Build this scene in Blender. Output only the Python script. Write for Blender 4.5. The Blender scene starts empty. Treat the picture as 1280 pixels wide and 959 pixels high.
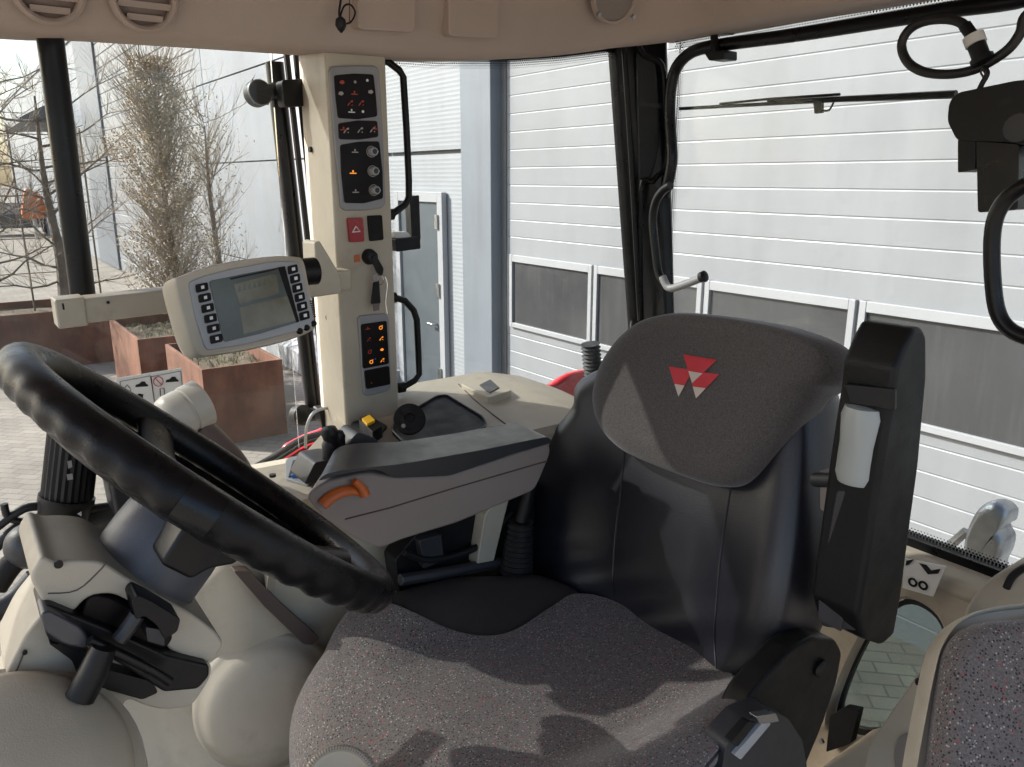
import bpy, bmesh, math, random
from mathutils import Vector as V, Matrix
from mathutils.bvhtree import BVHTree
random.seed(7)
R = math.radians
sc = bpy.context.scene
col = sc.collection

# ------------------------------------------------------------------ camera
FP, CX, CY = 980.0, 640.0, 479.5
YAW, PIT = R(35.8), math.atan(257/980)
FW = V((math.sin(YAW)*math.cos(PIT), math.cos(YAW)*math.cos(PIT), -math.sin(PIT)))
RT = V((math.cos(YAW), -math.sin(YAW), 0))
UP = RT.cross(FW)
CAM = V((0, 0, 2.6))
cd = bpy.data.cameras.new('camera'); cam = bpy.data.objects.new('camera', cd); col.objects.link(cam)
M = Matrix((RT, UP, -FW)).transposed().to_4x4(); M.translation = CAM
cam.matrix_world = M
cd.sensor_width = 36; cd.lens = 36*FP/1280; cd.clip_start = .01; cd.clip_end = 1000
sc.camera = cam
# pixel of the photograph -> a point on a real plane of the place
def ray(p): return FW + RT*((p[0]-CX)/FP) - UP*((p[1]-CY)/FP)
def AX(p, v): r = ray(p); return CAM + r*(v/r.x)
def AY(p, v): r = ray(p); return CAM + r*(v/r.y)
def AZ(p, v): r = ray(p); return CAM + r*((v-CAM.z)/r.z)
def AD(p, d): return CAM + ray(p)*d
def AP(p, o, n): r = ray(p); return CAM + r*((o-CAM).dot(n)/r.dot(n))

# ------------------------------------------------------------------ materials
MATS = {}
def mat(name, c, rough=.5, metal=0, bump=0, bscale=300, var=.08, vscale=6, spec=.5, coat=0, rvar=.08, emit=None):
    if name in MATS: return MATS[name]
    m = bpy.data.materials.new(name); m.use_nodes = True; MATS[name] = m
    nt = m.node_tree; b = nt.nodes['Principled BSDF']
    tc = nt.nodes.new('ShaderNodeTexCoord')
    n = nt.nodes.new('ShaderNodeTexNoise'); n.inputs['Scale'].default_value = vscale; n.inputs['Detail'].default_value = 6
    nt.links.new(tc.outputs['Object'], n.inputs['Vector'])
    mr = nt.nodes.new('ShaderNodeMapRange'); mr.inputs[1].default_value = .3; mr.inputs[2].default_value = .7
    mr.inputs[3].default_value = 1-var; mr.inputs[4].default_value = 1+var
    nt.links.new(n.outputs['Fac'], mr.inputs[0])
    hs = nt.nodes.new('ShaderNodeHueSaturation'); hs.inputs['Color'].default_value = (*c, 1)
    nt.links.new(mr.outputs[0], hs.inputs['Value']); nt.links.new(hs.outputs[0], b.inputs['Base Color'])
    n2 = nt.nodes.new('ShaderNodeTexNoise'); n2.inputs['Scale'].default_value = vscale*5; n2.inputs['Detail'].default_value = 5
    nt.links.new(tc.outputs['Object'], n2.inputs['Vector'])
    m2 = nt.nodes.new('ShaderNodeMapRange'); m2.inputs[1].default_value = .3; m2.inputs[2].default_value = .7
    m2.inputs[3].default_value = max(.02, rough-rvar); m2.inputs[4].default_value = min(1, rough+rvar)
    nt.links.new(n2.outputs['Fac'], m2.inputs[0]); nt.links.new(m2.outputs[0], b.inputs['Roughness'])
    b.inputs['Metallic'].default_value = metal; b.inputs['Specular IOR Level'].default_value = spec
    b.inputs['Coat Weight'].default_value = coat
    if bump:
        n3 = nt.nodes.new('ShaderNodeTexNoise'); n3.inputs['Scale'].default_value = bscale; n3.inputs['Detail'].default_value = 3
        nt.links.new(tc.outputs['Object'], n3.inputs['Vector'])
        bp = nt.nodes.new('ShaderNodeBump'); bp.inputs['Strength'].default_value = bump; bp.inputs['Distance'].default_value = .002
        nt.links.new(n3.outputs['Fac'], bp.inputs['Height']); nt.links.new(bp.outputs[0], b.inputs['Normal'])
    if emit:
        b.inputs['Emission Color'].default_value = (*c, 1); b.inputs['Emission Strength'].default_value = emit
    return m
def glass(name, tint, refl=.6, dirt=.03):
    m = bpy.data.materials.new(name); m.use_nodes = True; nt = m.node_tree
    for n in list(nt.nodes): nt.nodes.remove(n)
    N = nt.nodes.new; L = nt.links.new
    o = N('ShaderNodeOutputMaterial'); t = N('ShaderNodeBsdfTransparent'); t.inputs[0].default_value = (*tint, 1)
    g = N('ShaderNodeBsdfGlossy'); g.inputs['Roughness'].default_value = .02
    fr = N('ShaderNodeFresnel'); fr.inputs[0].default_value = 1.35
    mu = N('ShaderNodeMath'); mu.operation = 'MULTIPLY'; mu.inputs[1].default_value = refl; L(fr.outputs[0], mu.inputs[0])
    mx = N('ShaderNodeMixShader'); L(mu.outputs[0], mx.inputs[0]); L(t.outputs[0], mx.inputs[1]); L(g.outputs[0], mx.inputs[2])
    d = N('ShaderNodeBsdfDiffuse'); d.inputs[0].default_value = (.5, .5, .48, 1)
    tc = N('ShaderNodeTexCoord'); no = N('ShaderNodeTexNoise'); no.inputs['Scale'].default_value = 5; no.inputs['Detail'].default_value = 8
    L(tc.outputs['Object'], no.inputs['Vector'])
    mr = N('ShaderNodeMapRange'); mr.inputs[1].default_value = .4; mr.inputs[2].default_value = .75; mr.inputs[3].default_value = 0; mr.inputs[4].default_value = dirt
    L(no.outputs['Fac'], mr.inputs[0])
    m2 = N('ShaderNodeMixShader'); L(mr.outputs[0], m2.inputs[0]); L(mx.outputs[0], m2.inputs[1]); L(d.outputs[0], m2.inputs[2])
    L(m2.outputs[0], o.inputs[0]); return m
def fabric(name, base, dots):
    m = bpy.data.materials.new(name); m.use_nodes = True; nt = m.node_tree; N = nt.nodes.new; L = nt.links.new
    b = nt.nodes['Principled BSDF']; tc = N('ShaderNodeTexCoord')
    cur = None
    no = N('ShaderNodeTexNoise'); no.inputs['Scale'].default_value = 420; no.inputs['Detail'].default_value = 4; no.inputs['Roughness'].default_value = .8
    L(tc.outputs['Object'], no.inputs['Vector'])
    cr = N('ShaderNodeValToRGB'); cr.color_ramp.elements[0].position = .3; cr.color_ramp.elements[1].position = .72
    cr.color_ramp.elements[0].color = (*[x*.55 for x in base], 1); cr.color_ramp.elements[1].color = (*[x*1.6 for x in base], 1)
    L(no.outputs['Fac'], cr.inputs[0]); cur = cr.outputs[0]
    for (sc_, th, keep, c, off) in dots:
        mp = N('ShaderNodeMapping'); mp.inputs['Location'].default_value = (off, off*2, off*3); L(tc.outputs['Object'], mp.inputs[0])
        vo = N('ShaderNodeTexVoronoi'); vo.inputs['Scale'].default_value = sc_; L(mp.outputs[0], vo.inputs['Vector'])
        a = N('ShaderNodeMath'); a.operation = 'LESS_THAN'; a.inputs[1].default_value = th; L(vo.outputs['Distance'], a.inputs[0])
        sp = N('ShaderNodeSeparateColor'); L(vo.outputs['Color'], sp.inputs[0])
        k = N('ShaderNodeMath'); k.operation = 'LESS_THAN'; k.inputs[1].default_value = keep; L(sp.outputs[0], k.inputs[0])
        f = N('ShaderNodeMath'); f.operation = 'MULTIPLY'; L(a.outputs[0], f.inputs[0]); L(k.outputs[0], f.inputs[1])
        mx = N('ShaderNodeMix'); mx.data_type = 'RGBA'; L(f.outputs[0], mx.inputs[0]); L(cur, mx.inputs[6]); mx.inputs[7].default_value = (*c, 1)
        cur = mx.outputs[2]
    L(cur, b.inputs['Base Color']); b.inputs['Roughness'].default_value = .9; b.inputs['Specular IOR Level'].default_value = .2
    b.inputs['Sheen Weight'].default_value = .35; b.inputs['Sheen Roughness'].default_value = .4
    bp = N('ShaderNodeBump'); bp.inputs['Strength'].default_value = .6; bp.inputs['Distance'].default_value = .001
    L(no.outputs['Fac'], bp.inputs['Height']); L(bp.outputs[0], b.inputs['Normal'])
    return m
beige = mat('beige plastic', (.47, .42, .335), .5, bump=.2, bscale=900, var=.08, vscale=9)
beige_d = mat('beige moulded panel', (.45, .40, .315), .55, bump=.15, bscale=700, var=.10, vscale=7)
liner = mat('roof liner', (.44, .355, .305), .75, bump=.15, bscale=500, var=.04)
black = mat('black plastic', (.006, .006, .007), .42, spec=.3, bump=.12, bscale=800)
blackm = mat('black painted metal', (.005, .005, .006), .33, spec=.28)
rubber = mat('rubber', (.007, .007, .008), .6, spec=.3, bump=.2, bscale=500)
wheelm = mat('steering wheel rubber', (.005, .005, .006), .3, bump=.2, bscale=900, spec=.22)
leather = mat('leather', (.012, .012, .0175), .32, bump=.22, bscale=650, var=.1, spec=.55, rvar=.015)
worn = mat('worn leather', (.034, .031, .031), .5, bump=.25, bscale=650, var=.2, spec=.4, rvar=.04)
fab = fabric('speckled seat fabric', (.135, .118, .112), [(300, .33, .55, (.035, .03, .033), 0), (300, .29, .27, (.38, .35, .33), 3), (230, .26, .13, (.42, .06, .07), 7), (230, .22, .05, (.2, .33, .30), 11)])
headfab = fabric('charcoal fabric', (.085, .076, .074), [])
grey = mat('grey plastic', (.27, .27, .28), .45, bump=.1, bscale=800)
lgrey = mat('light grey plastic', (.34, .35, .36), .42)
dgrey = mat('dark grey plastic', (.026, .027, .031), .45, bump=.15, bscale=600)
taupe = mat('taupe plastic', (.25, .215, .195), .5, bump=.12, bscale=800, var=.04)
brown = mat('brown strap', (.09, .065, .055), .6)
keypadm = mat('keypad', (.006, .004, .004), .45, spec=.2)
screenm = mat('lcd screen', (.05, .064, .062), .12, var=.3, vscale=20, rvar=.02, emit=.05)
screen_t = mat('lcd image tan', (.085, .085, .065), .12, var=.3, vscale=40, emit=.12)
screen_d = mat('lcd image dark', (.05, .06, .055), .12, emit=.2)
red = mat('red paint', (.55, .018, .022), .25, coat=.4)
redt = mat('red switch', (.30, .010, .014), .3)
orange = mat('orange plastic', (.52, .12, .02), .4)
orange_l = mat('lit orange symbol', (.8, .25, .03), .4, emit=.4)
red_l = mat('dim red symbol', (.28, .03, .015), .4, emit=.06)
white = mat('white print', (.75, .75, .73), .5)
offw = mat('grey print', (.4, .36, .33), .5)
yellow = mat('yellow plastic', (.75, .42, .02), .4)
blue = mat('blue plastic', (.04, .17, .6), .35)
chrome = mat('chrome', (.6, .6, .6), .2, metal=1)
steel = mat('steel', (.42, .42, .42), .35, metal=1)
logo_r = mat('logo red', (.52, .03, .045), .7)
logo_w = mat('logo tip', (.55, .48, .42), .7)
doorw = mat('white door panel', (.238, .245, .26), .45, var=.04, vscale=.8)
framew = mat('white frame', (.32, .325, .34), .4, var=.03)
wallw = mat('pale grey cladding', (.225, .245, .275), .5, var=.04, vscale=.4)
corrw = mat('light corrugated cladding', (.285, .298, .318), .5, var=.03, vscale=.5)
postg = mat('blue grey post', (.17, .188, .216), .5, var=.05, vscale=1)
doorg = mat('blue grey door', (.065, .078, .09), .5, var=.05, vscale=1)
dark = mat('dark canopy', (.12, .12, .12), .6)
corten = mat('rusty steel', (.175, .074, .043), .8, bump=.4, bscale=40, var=.4, vscale=2.6)
soil = mat('soil', (.10, .075, .05), .95, bump=1, bscale=30, var=.4, vscale=8)
concrete = mat('concrete', (.36, .37, .38), .85, bump=.3, bscale=60, var=.1, vscale=2)
bark = mat('bark', (.16, .13, .10), .9, bump=.5, bscale=80, var=.3)
twig = mat('twigs', (.33, .275, .21), .9, var=.3)
leafm = mat('tan dry leaves', (.42, .32, .19), .8, var=.45, vscale=9)
grassm = mat('grass', (.10, .15, .035), .8, var=.4, vscale=8)
hedgem = mat('brown hedge', (.15, .115, .08), .9, var=.4, vscale=3)
galv = mat('galvanised metal', (.42, .43, .45), .35, metal=.7, bump=.9, bscale=60, var=.2, vscale=20)
carp = mat('dark car paint', (.02, .022, .026), .25, coat=.5)
carg = mat('car glass', (.25, .3, .34), .1)
gl = glass('window glass', (.79, .815, .815), .6, .05)
gl_front = glass('front window glass', (.79, .81, .81), .7, .11)
gl_dark = glass('tinted glass', (.13, .17, .168), .95, .35)
winpane = mat('dull window pane', (.055, .055, .058), .12, var=.12, vscale=2, rvar=.1)
def streaks():
    nt = winpane.node_tree; N = nt.nodes.new; L = nt.links.new; b = nt.nodes['Principled BSDF']
    tc = N('ShaderNodeTexCoord'); mp = N('ShaderNodeMapping'); mp.inputs['Scale'].default_value = (14, 14, .9); L(tc.outputs['Object'], mp.inputs[0])
    no = N('ShaderNodeTexNoise'); no.inputs['Scale'].default_value = 1.2; no.inputs['Detail'].default_value = 9; no.inputs['Roughness'].default_value = .7; L(mp.outputs[0], no.inputs['Vector'])
    cr = N('ShaderNodeValToRGB'); cr.color_ramp.elements[0].position = .5; cr.color_ramp.elements[1].position = .9; cr.color_ramp.elements[1].color = (.3, .3, .3, 1); cr.color_ramp.elements[0].color = (0, 0, 0, 1); L(no.outputs['Fac'], cr.inputs[0])
    vo = N('ShaderNodeTexVoronoi'); vo.inputs['Scale'].default_value = 7; L(tc.outputs['Object'], vo.inputs['Vector'])
    lt = N('ShaderNodeMath'); lt.operation = 'LESS_THAN'; lt.inputs[1].default_value = .05; L(vo.outputs['Distance'], lt.inputs[0])
    ad = N('ShaderNodeMath'); ad.operation = 'MULTIPLY_ADD'; ad.inputs[1].default_value = .4; ad.use_clamp = True; L(lt.outputs[0], ad.inputs[0]); L(cr.outputs[0], ad.inputs[2])
    mx = N('ShaderNodeMix'); mx.data_type = 'RGBA'; src = b.inputs['Base Color'].links[0].from_socket
    L(ad.outputs[0], mx.inputs[0]); L(src, mx.inputs[6]); mx.inputs[7].default_value = (.16, .16, .16, 1); L(mx.outputs[2], b.inputs['Base Color'])
streaks()
def weather(m, c, amt, scl, lo=.45, hi=.8):
    nt = m.node_tree; N = nt.nodes.new; L = nt.links.new; b = nt.nodes['Principled BSDF']
    tc = N('ShaderNodeTexCoord'); mp = N('ShaderNodeMapping'); mp.inputs['Scale'].default_value = scl; L(tc.outputs['Object'], mp.inputs[0])
    no = N('ShaderNodeTexNoise'); no.inputs['Scale'].default_value = 1; no.inputs['Detail'].default_value = 9; no.inputs['Roughness'].default_value = .65; L(mp.outputs[0], no.inputs['Vector'])
    mr = N('ShaderNodeMapRange'); mr.inputs[1].default_value = lo; mr.inputs[2].default_value = hi; mr.inputs[3].default_value = 0; mr.inputs[4].default_value = amt; L(no.outputs['Fac'], mr.inputs[0])
    mx = N('ShaderNodeMix'); mx.data_type = 'RGBA'; src = b.inputs['Base Color'].links[0].from_socket
    L(mr.outputs[0], mx.inputs[0]); L(src, mx.inputs[6]); mx.inputs[7].default_value = (*c, 1); L(mx.outputs[2], b.inputs['Base Color'])
weather(doorw, (.17, .175, .18), .5, (3, 3, .5)); weather(corrw, (.2, .2, .2), .4, (3, 3, .4)); weather(wallw, (.16, .17, .18), .5, (1.2, 1.2, .25)); weather(postg, (.1, .1, .11), .5, (4, 4, .4))
weather(corten, (.06, .03, .022), .75, (9, 9, 1.1)); weather(corten, (.26, .14, .09), .5, (3, 3, 3), .5, .75)
weather(beige, (.27, .22, .16), .5, (22, 22, 22), .56, .8); weather(beige_d, (.24, .20, .15), .65, (14, 14, 14), .52, .8); weather(black, (.05, .048, .045), .35, (30, 30, 30), .55, .8)
weather(wheelm, (.02, .019, .018), .4, (25, 25, 25), .5, .8)
hydr = mat('hose', (.012, .012, .013), .5)

# ------------------------------------------------------------------ mesh tools
class MB:
    def __init__(s): s.v = []; s.f = []; s.m = []; s.mats = []
    def mi(s, m):
        if m not in s.mats: s.mats.append(m)
        return s.mats.index(m)
    def add(s, vs, fs, m):
        o = len(s.v); s.v += [V(x) for x in vs]; k = s.mi(m)
        for f in fs: s.f.append([i+o for i in f]); s.m.append(k)
        return s
    def prism(s, poly, vec, m, caps=True):
        n = len(poly); vec = V(vec)
        vs = [V(p) for p in poly]+[V(p)+vec for p in poly]
        fs = [[i, (i+1) % n, n+(i+1) % n, n+i] for i in range(n)]
        if caps: fs += [list(range(n))[::-1], list(range(n, 2*n))]
        return s.add(vs, fs, m)
    def box(s, a, b, m):
        x0, y0, z0 = a; x1, y1, z1 = b
        return s.prism([(x0, y0, z0), (x1, y0, z0), (x1, y1, z0), (x0, y1, z0)], (0, 0, z1-z0), m)
    def loft(s, rings, m, cap=True, closed=True):
        n = len(rings[0]); vs = [p for r in rings for p in r]; fs = []
        for i in range(len(rings)-1):
            for j in range(n if closed else n-1):
                a = i*n+j; b = i*n+(j+1) % n
                fs.append([a, b, b+n, a+n])
        if cap and closed: fs += [list(range(n))[::-1], list(range((len(rings)-1)*n, len(rings)*n))]
        return s.add(vs, fs, m)
    def tube(s, pts, r, m, seg=10, loop=False, flat=1.0, smooth=0):
        pts = [V(p) for p in pts]
        if smooth: pts = catmull(pts, smooth, loop)
        n = len(pts); rr = r if isinstance(r, (list, tuple)) else [r]*n
        if len(rr) != n: rr = [rr[0]+(rr[-1]-rr[0])*i/(n-1) for i in range(n)]
        rings = []; ref = None
        for i, p in enumerate(pts):
            t = (pts[(i+1) % n]-pts[i-1]) if loop else (pts[min(i+1, n-1)]-pts[max(i-1, 0)])
            if t.length < 1e-9: t = V((0, 0, 1))
            t.normalize()
            if ref is None:
                ref = t.orthogonal().normalized()
            u = (ref-t*ref.dot(t)).normalized(); w = t.cross(u); ref = u
            rings.append([p+(u*math.cos(a)+w*math.sin(a)*flat)*rr[i] for a in [2*math.pi*k/seg for k in range(seg)]])
        if loop: rings.append(rings[0]); return s.loft(rings, m, cap=False)
        return s.loft(rings, m)
    def lathe(s, prof, o, ax, m, seg=32, cap=True):
        ax = V(ax).normalized(); u = ax.orthogonal().normalized(); w = ax.cross(u); o = V(o)
        rings = [[o+ax*h+(u*math.cos(a)+w*math.sin(a))*r for a in [2*math.pi*k/seg for k in range(seg)]] for r, h in prof]
        return s.loft(rings, m, cap=cap)
    def build(s, name, parent=None, bevel=0, bseg=3, smooth=True, angle=40, sub=0, weld=True):
        me = bpy.data.meshes.new(name); me.from_pydata([tuple(v) for v in s.v], [], s.f)
        for m in s.mats: me.materials.append(m)
        me.polygons.foreach_set('material_index', s.m)
        bm = bmesh.new(); bm.from_mesh(me)
        if weld: bmesh.ops.remove_doubles(bm, verts=bm.verts, dist=1e-6)
        bmesh.ops.recalc_face_normals(bm, faces=bm.faces)
        bm.to_mesh(me); bm.free()
        if smooth:
            me.polygons.foreach_set('use_smooth', [True]*len(me.polygons))
            if not bevel: me.set_sharp_from_angle(angle=R(angle))
        o = bpy.data.objects.new(name, me); col.objects.link(o)
        if sub:
            md = o.modifiers.new('s', 'SUBSURF'); md.levels = md.render_levels = sub
        if bevel:
            md = o.modifiers.new('b', 'BEVEL'); md.width = bevel; md.segments = bseg; md.limit_method = 'ANGLE'; md.angle_limit = R(35); md.harden_normals = True
        if parent is not None: adopt(o, parent)
        return o
def wloc(p):
    l = V((0, 0, 0))
    while p is not None: l = l+V(p.location); p = p.parent if p.type == 'EMPTY' else None
    return l
def adopt(o, p):
    o.parent = p
    q = p; l = V((0, 0, 0))
    while q.parent is not None: q = q.parent
    l = V(q.location) if q.type == 'EMPTY' else V((0, 0, 0))
    o.matrix_parent_inverse = Matrix.Translation(-l) if p is q else Matrix.Identity(4)
def thing(name, label, cat, loc=(0, 0, 0), group=None):
    o = bpy.data.objects.new(name, None); col.objects.link(o); o.location = loc; o.empty_display_size = .05
    o['label'] = label; o['category'] = cat; o['kind'] = 'thing'
    if group: o['group'] = group
    return o
def tag(o, label, cat, group=None):
    o['label'] = label; o['category'] = cat; o['kind'] = 'thing'
    if group: o['group'] = group
    return o
def struct(o, kind='structure'): o['kind'] = kind; return o
def catmull(pts, k=6, loop=False):
    n = len(pts); out = []
    for i in range(n if loop else n-1):
        if loop: a, b, c, d = pts[i-1], pts[i], pts[(i+1) % n], pts[(i+2) % n]
        else: a, b, c, d = pts[max(i-1, 0)], pts[i], pts[i+1], pts[min(i+2, n-1)]
        for j in range(k):
            t = j/k
            out.append(.5*((2*b)+(c-a)*t+(2*a-5*b+4*c-d)*t*t+(3*b-a-3*c+d)*t**3))
    if not loop: out.append(pts[-1])
    return out
def fil(pts, f=.25, n=4):
    pts = [V(p) for p in pts]; out = []; N = len(pts)
    for i in range(N):
        a, b, c = pts[i-1], pts[i], pts[(i+1) % N]
        p0 = b+(a-b)*f; p2 = b+(c-b)*f
        for j in range(n+1):
            t = j/n; out.append(p0*(1-t)**2+b*2*t*(1-t)+p2*t*t)
    return out
def filr(pts, r, n=4):
    pts = [V(p) for p in pts]; out = []; N = len(pts)
    for i in range(N):
        a, b, c = pts[i-1], pts[i], pts[(i+1) % N]
        da = (a-b); dc = (c-b); k = min(r, da.length*.48, dc.length*.48)
        p0 = b+da.normalized()*k; p2 = b+dc.normalized()*k
        for j in range(n+1):
            t = j/n; out.append(p0*(1-t)**2+b*2*t*(1-t)+p2*t*t)
    return out
def resample(pts, n):
    pts = [V(p) for p in pts]; L = [0]; N = len(pts)
    for i in range(N): L.append(L[-1]+(pts[(i+1) % N]-pts[i]).length)
    out = []; j = 0
    for k in range(n):
        d = L[-1]*k/n
        while L[j+1] < d: j += 1
        t = (d-L[j])/max(1e-9, L[j+1]-L[j]); out.append(pts[j].lerp(pts[(j+1) % N], t))
    return out
def pillow(mb, outline, n, bulge, depth, m, rings=24, n_out=140, edge=.3, g=None, c=None, smoothn=8, backscale=.9, power=2.):
    """a soft, closed cushion: outline in a plane, front raised along n, back pushed depth behind"""
    n = V(n).normalized()
    pts = catmull([V(p) for p in outline], smoothn, True) if smoothn else [V(p) for p in outline]
    pts = resample(pts, n_out)
    c = sum(pts, V((0, 0, 0)))/len(pts) if c is None else V(c)
    R_ = []
    for k in range(rings+1):
        t = 1-(k/rings)**1.0*.985
        if t > 1-edge: q = (t-(1-edge))/edge; h = (1-q**power)**(1/power) if q < 1 else 0
        else: h = 1
        ring = []
        for p in pts:
            x = c+(p-c)*t; hh = h*bulge
            if g: hh += g(x)*min(1, h*1.6)
            ring.append(x+n*hh)
        R_.append(ring)
    back = []
    for k in range(5):
        q = k/4
        back.append([c+(p-c)*(1-(1-backscale)*q*q)-n*depth*q for p in pts])
    mb.loft(back[::-1][:-1]+R_, m)
    return mb
def dup(root, dl, label):
    r = root.copy(); col.objects.link(r); r.location = V(root.location)+V(dl); r['label'] = label
    for ch in list(root.children):
        c = ch.copy(); col.objects.link(c); c.parent = r
        for g in ch.children:
            d = g.copy(); col.objects.link(d); d.parent = c
    return r
def hitter(mb):
    t = BVHTree.FromPolygons([tuple(v) for v in mb.v], mb.f)
    def h(p, lift=.0):
        d = ray(p).normalized(); q = t.ray_cast(CAM, d)
        return None if q[0] is None else q[0]-d*lift
    return h
def px(f, v, pts): return [f(p, v) for p in pts]
def zoomed(pts, s, ox, oy): return [(ox+x/s, oy+y/s) for x, y in pts]
def sstep(a, b, x): t = max(0, min(1, (x-a)/(b-a))); return t*t*(3-2*t)
def smooth_line(pts):   # piecewise linear f(b)->a
    pts = sorted(pts)
    def f(b):
        if b <= pts[0][0]: return pts[0][1]
        for (x0, y0), (x1, y1) in zip(pts, pts[1:]):
            if b <= x1: t = (b-x0)/(x1-x0); return y0+(y1-y0)*t
        return pts[-1][1]
    return f

# ================================================================== THE YARD
def ground():
    m = bpy.data.materials.new('brick paving'); m.use_nodes = True; nt = m.node_tree; N = nt.nodes.new; L = nt.links.new
    b = nt.nodes['Principled BSDF']; tc = N('ShaderNodeTexCoord')
    mp = N('ShaderNodeMapping'); mp.inputs['Rotation'].default_value = (0, 0, R(45)); L(tc.outputs['Object'], mp.inputs[0])
    br = N('ShaderNodeTexBrick'); br.inputs['Scale'].default_value = 1; br.inputs['Brick Width'].default_value = .21; br.inputs['Row Height'].default_value = .105
    br.inputs['Mortar Size'].default_value = .006; br.inputs['Color1'].default_value = (.255, .225, .19, 1); br.inputs['Color2'].default_value = (.21, .184, .156, 1); br.inputs['Mortar'].default_value = (.14, .125, .11, 1)
    L(mp.outputs[0], br.inputs[0])
    no = N('ShaderNodeTexNoise'); no.inputs['Scale'].default_value = 1.5; no.inputs['Detail'].default_value = 8; L(tc.outputs['Object'], no.inputs['Vector'])
    mr = N('ShaderNodeMapRange'); mr.inputs[1].default_value = .3; mr.inputs[2].default_value = .7; mr.inputs[3].default_value = .8; mr.inputs[4].default_value = 1.2; L(no.outputs['Fac'], mr.inputs[0])
    hs = N('ShaderNodeHueSaturation'); L(mr.outputs[0], hs.inputs['Value']); L(br.outputs['Color'], hs.inputs['Color']); L(hs.outputs[0], b.inputs['Base Color'])
    b.inputs['Roughness'].default_value = .85
    bp = N('ShaderNodeBump'); bp.inputs['Strength'].default_value = .5; bp.inputs['Distance'].default_value = .004; L(br.outputs['Fac'], bp.inputs['Height']); bp.invert = True; L(bp.outputs[0], b.inputs['Normal'])
    g = MB(); s = 300
    g.add([(-s, -s, 0), (s, -s, 0), (s, s, 0), (-s, s, 0)], [[0, 1, 2, 3]], m)
    struct(g.build('ground', smooth=False))
ground()

XW = 4.2
wh = thing('warehouse', 'long pale grey warehouse facade with ribbed cladding behind the cab', 'building', (XW, 6, 0))
def ribbed(y0, y1, z0, z1, pitch, gw, gd, m, x=XW, name='wall', parent=wh, phase=0):
    prof = []; z = z0
    zz = []
    k = math.ceil((z0-phase)/pitch)
    prof.append((0, z0))
    while phase+k*pitch+gw < z1:
        q = phase+k*pitch
        if q > z0+.002:
            prof += [(0, q), (gd, q+gw*.45), (gd*.9, q+gw*.62), (0, q+gw)]
        k += 1
    prof.append((0, z1))
    mb = MB()
    mb.loft([[V((x+a, y0, z)) for a, z in prof], [V((x+a, y1, z)) for a, z in prof]], m, closed=False)
    return mb.build(name, parent, angle=20)
# solid body behind, roof edge
b = MB(); b.box((XW+.06, -12, 0), (XW+9, 58, 6.6), wallw); b.build('building_body', wh, smooth=False)
# smooth cladding with open joints
b = MB()
zs = [0.0, 1.25, 2.85, 4.2, 5.6, 6.75]; ys = [8.25, 11.6, 15.2, 15.6]
for i in range(len(zs)-1):
    for j in range(len(ys)-1):
        b.box((XW-.0, ys[j]+.012, zs[i]+.010), (XW+.055, ys[j+1]-.012, zs[i+1]-.010), wallw)
b.build('smooth_cladding', wh, bevel=.006, bseg=1); b = MB()
ys = [28.6, 33.3, 38, 44, 50, 58]
for i in range(len(zs)-1):
    for j in range(len(ys)-1): b.box((XW, ys[j]+.02, zs[i]+.012), (XW+.055, ys[j+1]-.02, zs[i+1]-.012), wallw)
b.build('smooth_cladding', wh, bevel=.006, bseg=1)
ribbed(15.6, 25.3, 0, 6.7, .32, .04, .02, doorw, name='roller_door')
ribbed(6.48, 8.25, 0, 2.83, .042, .024, -.0016, corrw, name='corrugated_cladding')
ribbed(6.48, 8.25, 2.87, 6.7, .042, .024, -.0016, corrw, name='corrugated_cladding')
b = MB(); b.box((XW-.12, 5.98, 0), (XW+.05, 6.48, 6.7), postg); b.build('corner_post', wh, bevel=.01)
b = MB(); b.box((XW-.06, 25.3, 0), (XW+.05, 28.5, 6.7), mat('grey column', (.12, .135, .16), .5, var=.06)); b.build('corner_post', wh, bevel=.01)
b = MB(); b.box((XW-.05, -12, 6.7), (XW+.1, 58, 6.85), postg); b.build('roof_edge', wh)
b = MB(); b.box((XW-.012, 5.9, 0), (XW+.06, 5.98, 5.2), dark); b.build('door_seal', wh)
b = MB(); b.box((XW-.01, -12, 5.2), (XW+.06, 5.98, 6.7), corrw); b.build('wall_panel', wh)
# personnel door
pd_ = MB(); pd_.box((XW-.045, 7.03, .02), (XW-.015, 7.86, 2.36), doorg); pdo = pd_.build('personnel_door', wh, bevel=.004)
b = MB()
b.box((XW-.07, 6.93, 0), (XW-.01, 7.03, 2.46), framew); b.box((XW-.07, 7.86, 0), (XW-.01, 7.96, 2.46), framew); b.box((XW-.069, 7.03, 2.36), (XW-.011, 7.86, 2.46), framew)
b.build('door_frame', pdo, bevel=.004)
b = MB(); b.tube([(XW-.05, 7.12, 1.1), (XW-.1, 7.12, 1.1), (XW-.1, 7.22, 1.1)], .012, steel); b.build('door_handle', pdo)
b = MB()
for z in (.5, 1.4, 2.1): b = MB(); b.box((XW-.09, 7.0, z), (XW-.071, 7.05, z+.14), steel); b.build('hinge', pdo)
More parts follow.
